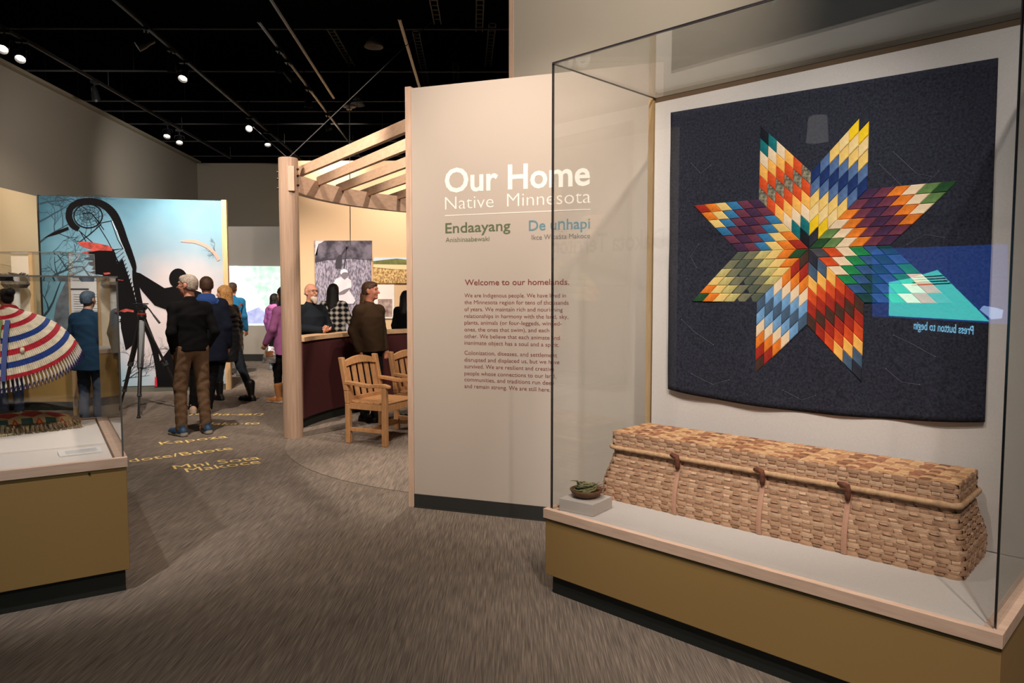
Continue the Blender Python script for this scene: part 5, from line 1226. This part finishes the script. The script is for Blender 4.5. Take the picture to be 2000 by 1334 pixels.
# 9 man in brown shirt
person('short-haired man in a dark brown shirt looking right, in front of the counter', at(722, 8.98), (.55, -.35), 1.715, (186, 120, 96), topm=cloth('shirt_brown', (64, 48, 34)), hem=.88, topw=.022, legm=DRK, shoem=SH_B, hairm=mat('hair_dark_brown', (70, 48, 34), .6, noise=.4, nscale=60), yaw=.42, build=1.1, topname='shirt',
       arms={'L': ((-.26, -.04, 1.14), (-.24, .04, .90)), 'R': ((.26, -.04, 1.14), (.23, .05, .90))}, vox=.008)
# 10 brown-haired head behind him
person('brown-haired person half hidden behind the man in the brown shirt', at(716, 12.3), (.3, 1), 1.66, (180, 128, 100), topm=DRK, hem=.9, topw=.02, legm=DRK, shoem=SH_B, hairm=mat('hair_light_brown', (118, 86, 58), .6, noise=.4, nscale=60), hair='long', vox=.011)
# 11 dark person at the right
person('black-haired person in black at the right end of the counter, beside the text wall edge', at(793, 12.2), (.3, 1), 1.62, (180, 128, 100), topm=BLK, hem=.9, topw=.015, legm=JEAN, shoem=SH_B, hairm=H_BLK, hair='long', vox=.011)
# 12 seen through the low case
person('person in a dark coat with back turned, seen through the low glass case', at(172, 8.75), (.1, 1), 1.60, (180, 140, 120), topm=cloth('coat_blue_reflection', (28, 52, 74)), hem=.72, topw=.045, legm=cloth('trousers_slate', (58, 68, 84)), shoem=SH_B, hairm=mat('hair_blue_reflection', (70, 84, 100), .6, noise=.2, nscale=50), hair='short')  # blue screen reflection put into the dark hair and coat colours
# 13 person with a bun
person('person with a dark hair bun, partly behind the shell cape', at(14, 9.1), (-.9, .45), 1.63, (164, 112, 88), topm=cloth('coat_dark_green', (44, 42, 36)), hem=.75, topw=.04, legm=JEAN, shoem=SH_B, hairm=H_BLK, hair='bun', hood=cloth('hood_red', (170, 40, 50)))
# things carried
bp = empty('backpack', (at(457, 14.0)[0]+.10, 13.72, 1.02), .05, 'rust brown backpack worn by the person in the teal jacket', 'backpack')
field_obj('bag_body', [('ell', (A_(0, 0, .1), A_(.15, .085, .20)), 0), ('ell', (A_(0, .02, -.02), A_(.14, .08, .12)), 0, .04)], [mat('rust_leather', (138, 70, 42), .55, noise=.3, nscale=12)], bp, .01)
field_obj('flap', [('ell', (A_(0, -.03, .19), A_(.13, .07, .10)), 0)], [mat('rust_leather_dark', (112, 56, 36), .55)], bp, .01)
for sx_ in (-.09, .09): MB().tube([(sx_, .02, .28), (sx_*1.2, .12, .36), (sx_*1.3, .2, .33)], .014, 6).build('strap', MATS['rust_leather_dark'], bp)
h6 = Vector((-3.46, 10.36, .80))
sb = empty('snack_bag', D(529, 690, 10.28), .3, 'crumpled silver and brown bag held by the person in the plum coat', 'bag')
vs = []; fs = []; rsn = random.Random(4)
for j in range(9):
    for i in range(12):
        a = 2*PI*i/12; t = j/8; wd = .035+.055*math.sin(min(1, t*1.3)*PI*.6); dpn = .004+.03*math.sin(t*PI); vs.append((wd*math.cos(a)+rsn.uniform(-.006, .006)-.03*t, dpn*math.sin(a)+rsn.uniform(-.005, .005), .10-.24*t))
for j in range(8):
    for i in range(12): fs.append((j*12+i, j*12+(i+1) % 12, j*12+12+(i+1) % 12, j*12+12+i))
MB().add(vs, fs+[tuple(range(11, -1, -1)), tuple(96+i for i in range(12))]).build('foil', mat('foil_silver', (170, 165, 165), .3, metal=.6, noise=.5, nscale=14), sb)
MB().box((-.07, -.036, -.04), (.03, -.030, .03)).build('print', mat('foil_brown', (130, 80, 50), .5), sb)
# ================================================================== pipes, tracks and fixtures under the black ceiling
M_PIPE = mat('pipe_grey', (60, 58, 57), .6, spec=.4)
ZP = 5.1
for k, y in enumerate((-30, 55, 138, 197.5, 217, 242, 276, 305)):
    a, c = G(0, y+(.004*-1000 if k < 2 else 0)*.0, ZP), G(1000, y+(2 if k < 3 else 0), ZP); d = (c-a).normalized()
    o = empty('ceiling_pipe', (a+c)/2, 0, 'thin dark pipe spanning the hall under the black ceiling, %s from the viewer' % ('nearest', 'second', 'third', 'fourth', 'fifth', 'sixth', 'seventh', 'eighth')[k], 'pipe', 'ceiling pipes')
    L0 = max(-11.5, -11.5); mid = (a+c)/2
    MB().tube([Vector((-11.5, 0, 0))+Vector((-mid.x, (-11.5-mid.x)*d.y/d.x, 0)), Vector((8.5-mid.x, (8.5-mid.x)*d.y/d.x, 0))], .015, 8).build('pipe', M_PIPE, o)
    for x in (-9, -6, -3, 0, 3): MB().tube([(x-mid.x, (x-mid.x)*d.y/d.x, 0), (x-mid.x, (x-mid.x)*d.y/d.x, 7.2-ZP)], .006, 5).build('hanger', M_BLACK, o)
ZT = 4.85
TR = {}
def track(key, p0, p1, label):
    a, c = G(*p0, ZT), G(*p1, ZT); TR[key] = (a, c); o = empty('light_track', a, 0, label, 'light track', 'light tracks'); 
    MB().bar(Vector((0, 0, 0)), c-a, .04, .04).build('rail', mat('track_black', (20, 20, 21), .4, spec=.5), o)
    MB().bar(Vector((0, 0, -.024)), c-a+Vector((0, 0, -.024)), .018, .006).build('slot', mat('track_slot', (92, 86, 80), .4, metal=.4), o)
    n = int((c-a).length/2.4)
    for i in range(n+1):
        p = (c-a)*(i/max(1, n)); MB().tube([p, p+Vector((0, 0, ZP-ZT))], .008, 6).build('hanger', M_BLACK, o)
track('A', (-30, 33), (450, 308), 'black light track running along the top of the left wall')
track('B', (200, -22), (605, 326), 'black light track in the middle of the dark ceiling, over the shelter post')
track('C', (505, 40), (718, 325), 'black light track right of the post, ending over the shelter beams')
track('D', (780, 35), (830, 205), 'short light track above the text wall')
track('E', (525, -10), (652, 190), 'thin conduit track between the two long light tracks')
def fixture(key, px, tilt, lit, label, ang=0.0, py=None):
    a, c = TR[key]; lo, hi = 0.0, 1.0          # the spot of the track seen at photo column px
    for _ in range(40):
        m = (lo+hi)/2; p = a+(c-a)*m; v = p-CAMP; x = 1000+FPX*v.x/(v.y*math.cos(PITCH)-v.z*math.sin(PITCH))
        if x < px: lo = m
        else: hi = m
    p = a+(c-a)*lo; o = empty('track_light', p, ang, label, 'spotlight', 'track spotlights')
    MB().box((-.03, -.07, -.06), (.03, .07, -.026)).build('adapter', M_BLACK, o)
    MB().tube([(0, 0, -.06), (0, 0, -.14)], .012, 8).build('stem', M_BLACK, o)
    q0 = Vector((0, 0, -.20)); ax = Vector((math.sin(tilt), 0, -math.cos(tilt)))
    h_ = MB(); h_.tube([q0-ax*.10, q0-ax*.09, q0-ax*.02, q0+ax*.03, q0+ax*.12], [.026, .042, .044, .056, .062], 16, caps=False); h_.tube([q0-ax*.10, q0-ax*.099], [.026, .026], 16); h_.tube([q0+ax*.12, q0+ax*.085], [.062, .05], 16, caps=False); h_.build('housing', M_BLACK, o, smooth=True)
    y_ = MB(); y_.tube([(0, -.085, -.20), (0, -.085, -.15), (0, 0, -.135), (0, .085, -.15), (0, .085, -.20)], .007, 6); y_.build('yoke', M_BLACK, o)
    MB().tube([q0+ax*.082, q0+ax*.086], .05, 16).build('lens', mat('lamp_lens_lit', (255, 240, 222), .4, emit=9) if lit else mat('lamp_lens_dark', (60, 60, 62), .2), o)
    return o
fixture('A', 8, .75, 1, ang=-1.3, label='lit black spotlight at the far left edge, over the left wall'); fixture('A', 42, .7, 1, ang=-1.3, label='lit black spotlight second from the left edge, over the left wall')
fixture('A', 184, .2, 0, 'unlit black spotlight on the left track, between the two lit pairs'); fixture('A', 327, .6, 1, ang=-1.4, label='lit black spotlight above the crane mural, nearer of the pair'); fixture('A', 350, .6, 1, ang=-1.2, label='lit black spotlight above the crane mural, farther of the pair')
fixture('B', 285, 1.0, 1, ang=-2.7, label='black spotlight tipped sideways to the left on the middle track'); fixture('B', 334, .0, 0, 'unlit cylinder spotlight on the middle track'); fixture('B', 360, .65, 1, ang=-1.57, label='bright spotlight pointing down on the middle track')
fixture('B', 488, 1.0, 1, 'brightest spotlight glaring toward the viewer above the shelter post', ang=-1.45); fixture('B', 522, .5, 1, ang=-1.2, label='lit spotlight lowest on the middle track near the post')
fixture('C', 545, 0, 0, 'unlit cylinder spotlight high on the right track'); fixture('C', 562, .8, 0, 'unlit tilted spotlight high on the right track'); fixture('C', 602, 0, 0, 'unlit cylinder spotlight halfway along the right track'); fixture('C', 640, .2, 0, 'unlit spotlight far along the right track')
# high-bay lamps
def highbay(p, r, label):
    o = empty('high_bay_lamp', p, 0, label, 'lamp', 'high bay lamps')
    MB().lathe([(r*.25, .22*r/.2), (r*.5, .18*r/.2), (r*.85, .08*r/.2), (r, 0), (r*.96, 0), (r*.8, .07*r/.2), (r*.45, .16*r/.2), (0, .19*r/.2)], 24).build('reflector', mat('reflector_grey', (120, 116, 110), .5), o, smooth=True)
    MB().cyl((0, 0, .2*r/.2), (0, 0, .34*r/.2), .05, n=12).build('ballast', M_BLACK, o); MB().tube([(0, 0, .34*r/.2), (0, 0, 7.2-p.z)], .01, 6).build('stem', M_BLACK, o)
highbay(G(730, 92, 6.2), .18, 'larger grey dome lamp hanging high near the ceiling centre'); highbay(G(698, 206, 5.9), .17, 'grey dome lamp hanging farther off behind the smoke detector')
sdp = G(682, 209, 5.0); sd_ = empty('smoke_detector', sdp, 0, 'white round smoke detector on a thin drop rod', 'detector')
MB().lathe([(0, -.05), (.05, -.05), (.06, -.01), (.12, 0), (.12, .02), (0, .03)], 20).build('dome', mat('detector_white', (150, 146, 140), .6), sd_, smooth=True); MB().tube([(0, 0, .03), (0, 0, 2.1)], .008, 6).build('rod', M_BLACK, sd_)
# cable ladders
for k, (p0, p1) in enumerate((((645, 55), (688, 128)), ((845, -10), (855, 45)), ((938, -10), (936, 60)), ((962, 45), (953, 130)), ((812, 60), (835, 170)), ((890, 125), (892, 165)))):
    a, c = G(*p0, 6.4), G(*p1, 6.4); o = empty('cable_ladder', a, 0, 'dim perforated cable ladder high under the ceiling, %s from the left' % ('first', 'third', 'fifth', 'sixth', 'second', 'fourth')[k], 'cable ladder', 'cable ladders')
    d = (c-a); s_d = Vector((d.y, -d.x, 0)).normalized()*.06
    for sg in (-1, 1): MB().bar(s_d*sg, d+s_d*sg, .02, .05).build('side_rail', M_PIPE, o)
    n = max(4, int(d.length/.18)); r_ = MB()
    for i in range(n): r_.bar(d*(i/n)-s_d, d*(i/n)+s_d, .03, .02)
    tag(r_.build('rungs', M_PIPE, o), kind='stuff')
# ================================================================== unseen spots without fixtures, added to light the gallery
def spot_light(pos, aim, watts, cone, blend, col, size=.06):
    ld = bpy.data.lights.new('unseen_spot', 'SPOT'); ld.energy = watts; ld.spot_size = math.radians(cone); ld.spot_blend = blend; ld.color = col; ld.shadow_soft_size = size
    o = bpy.data.objects.new('unseen_spot', ld); COL.objects.link(o)
    o.location = pos; o.rotation_euler = (Vector(aim)-Vector(pos)).to_track_quat('-Z', 'Y').to_euler(); return o
for s in SPOTS: spot_light(*s)
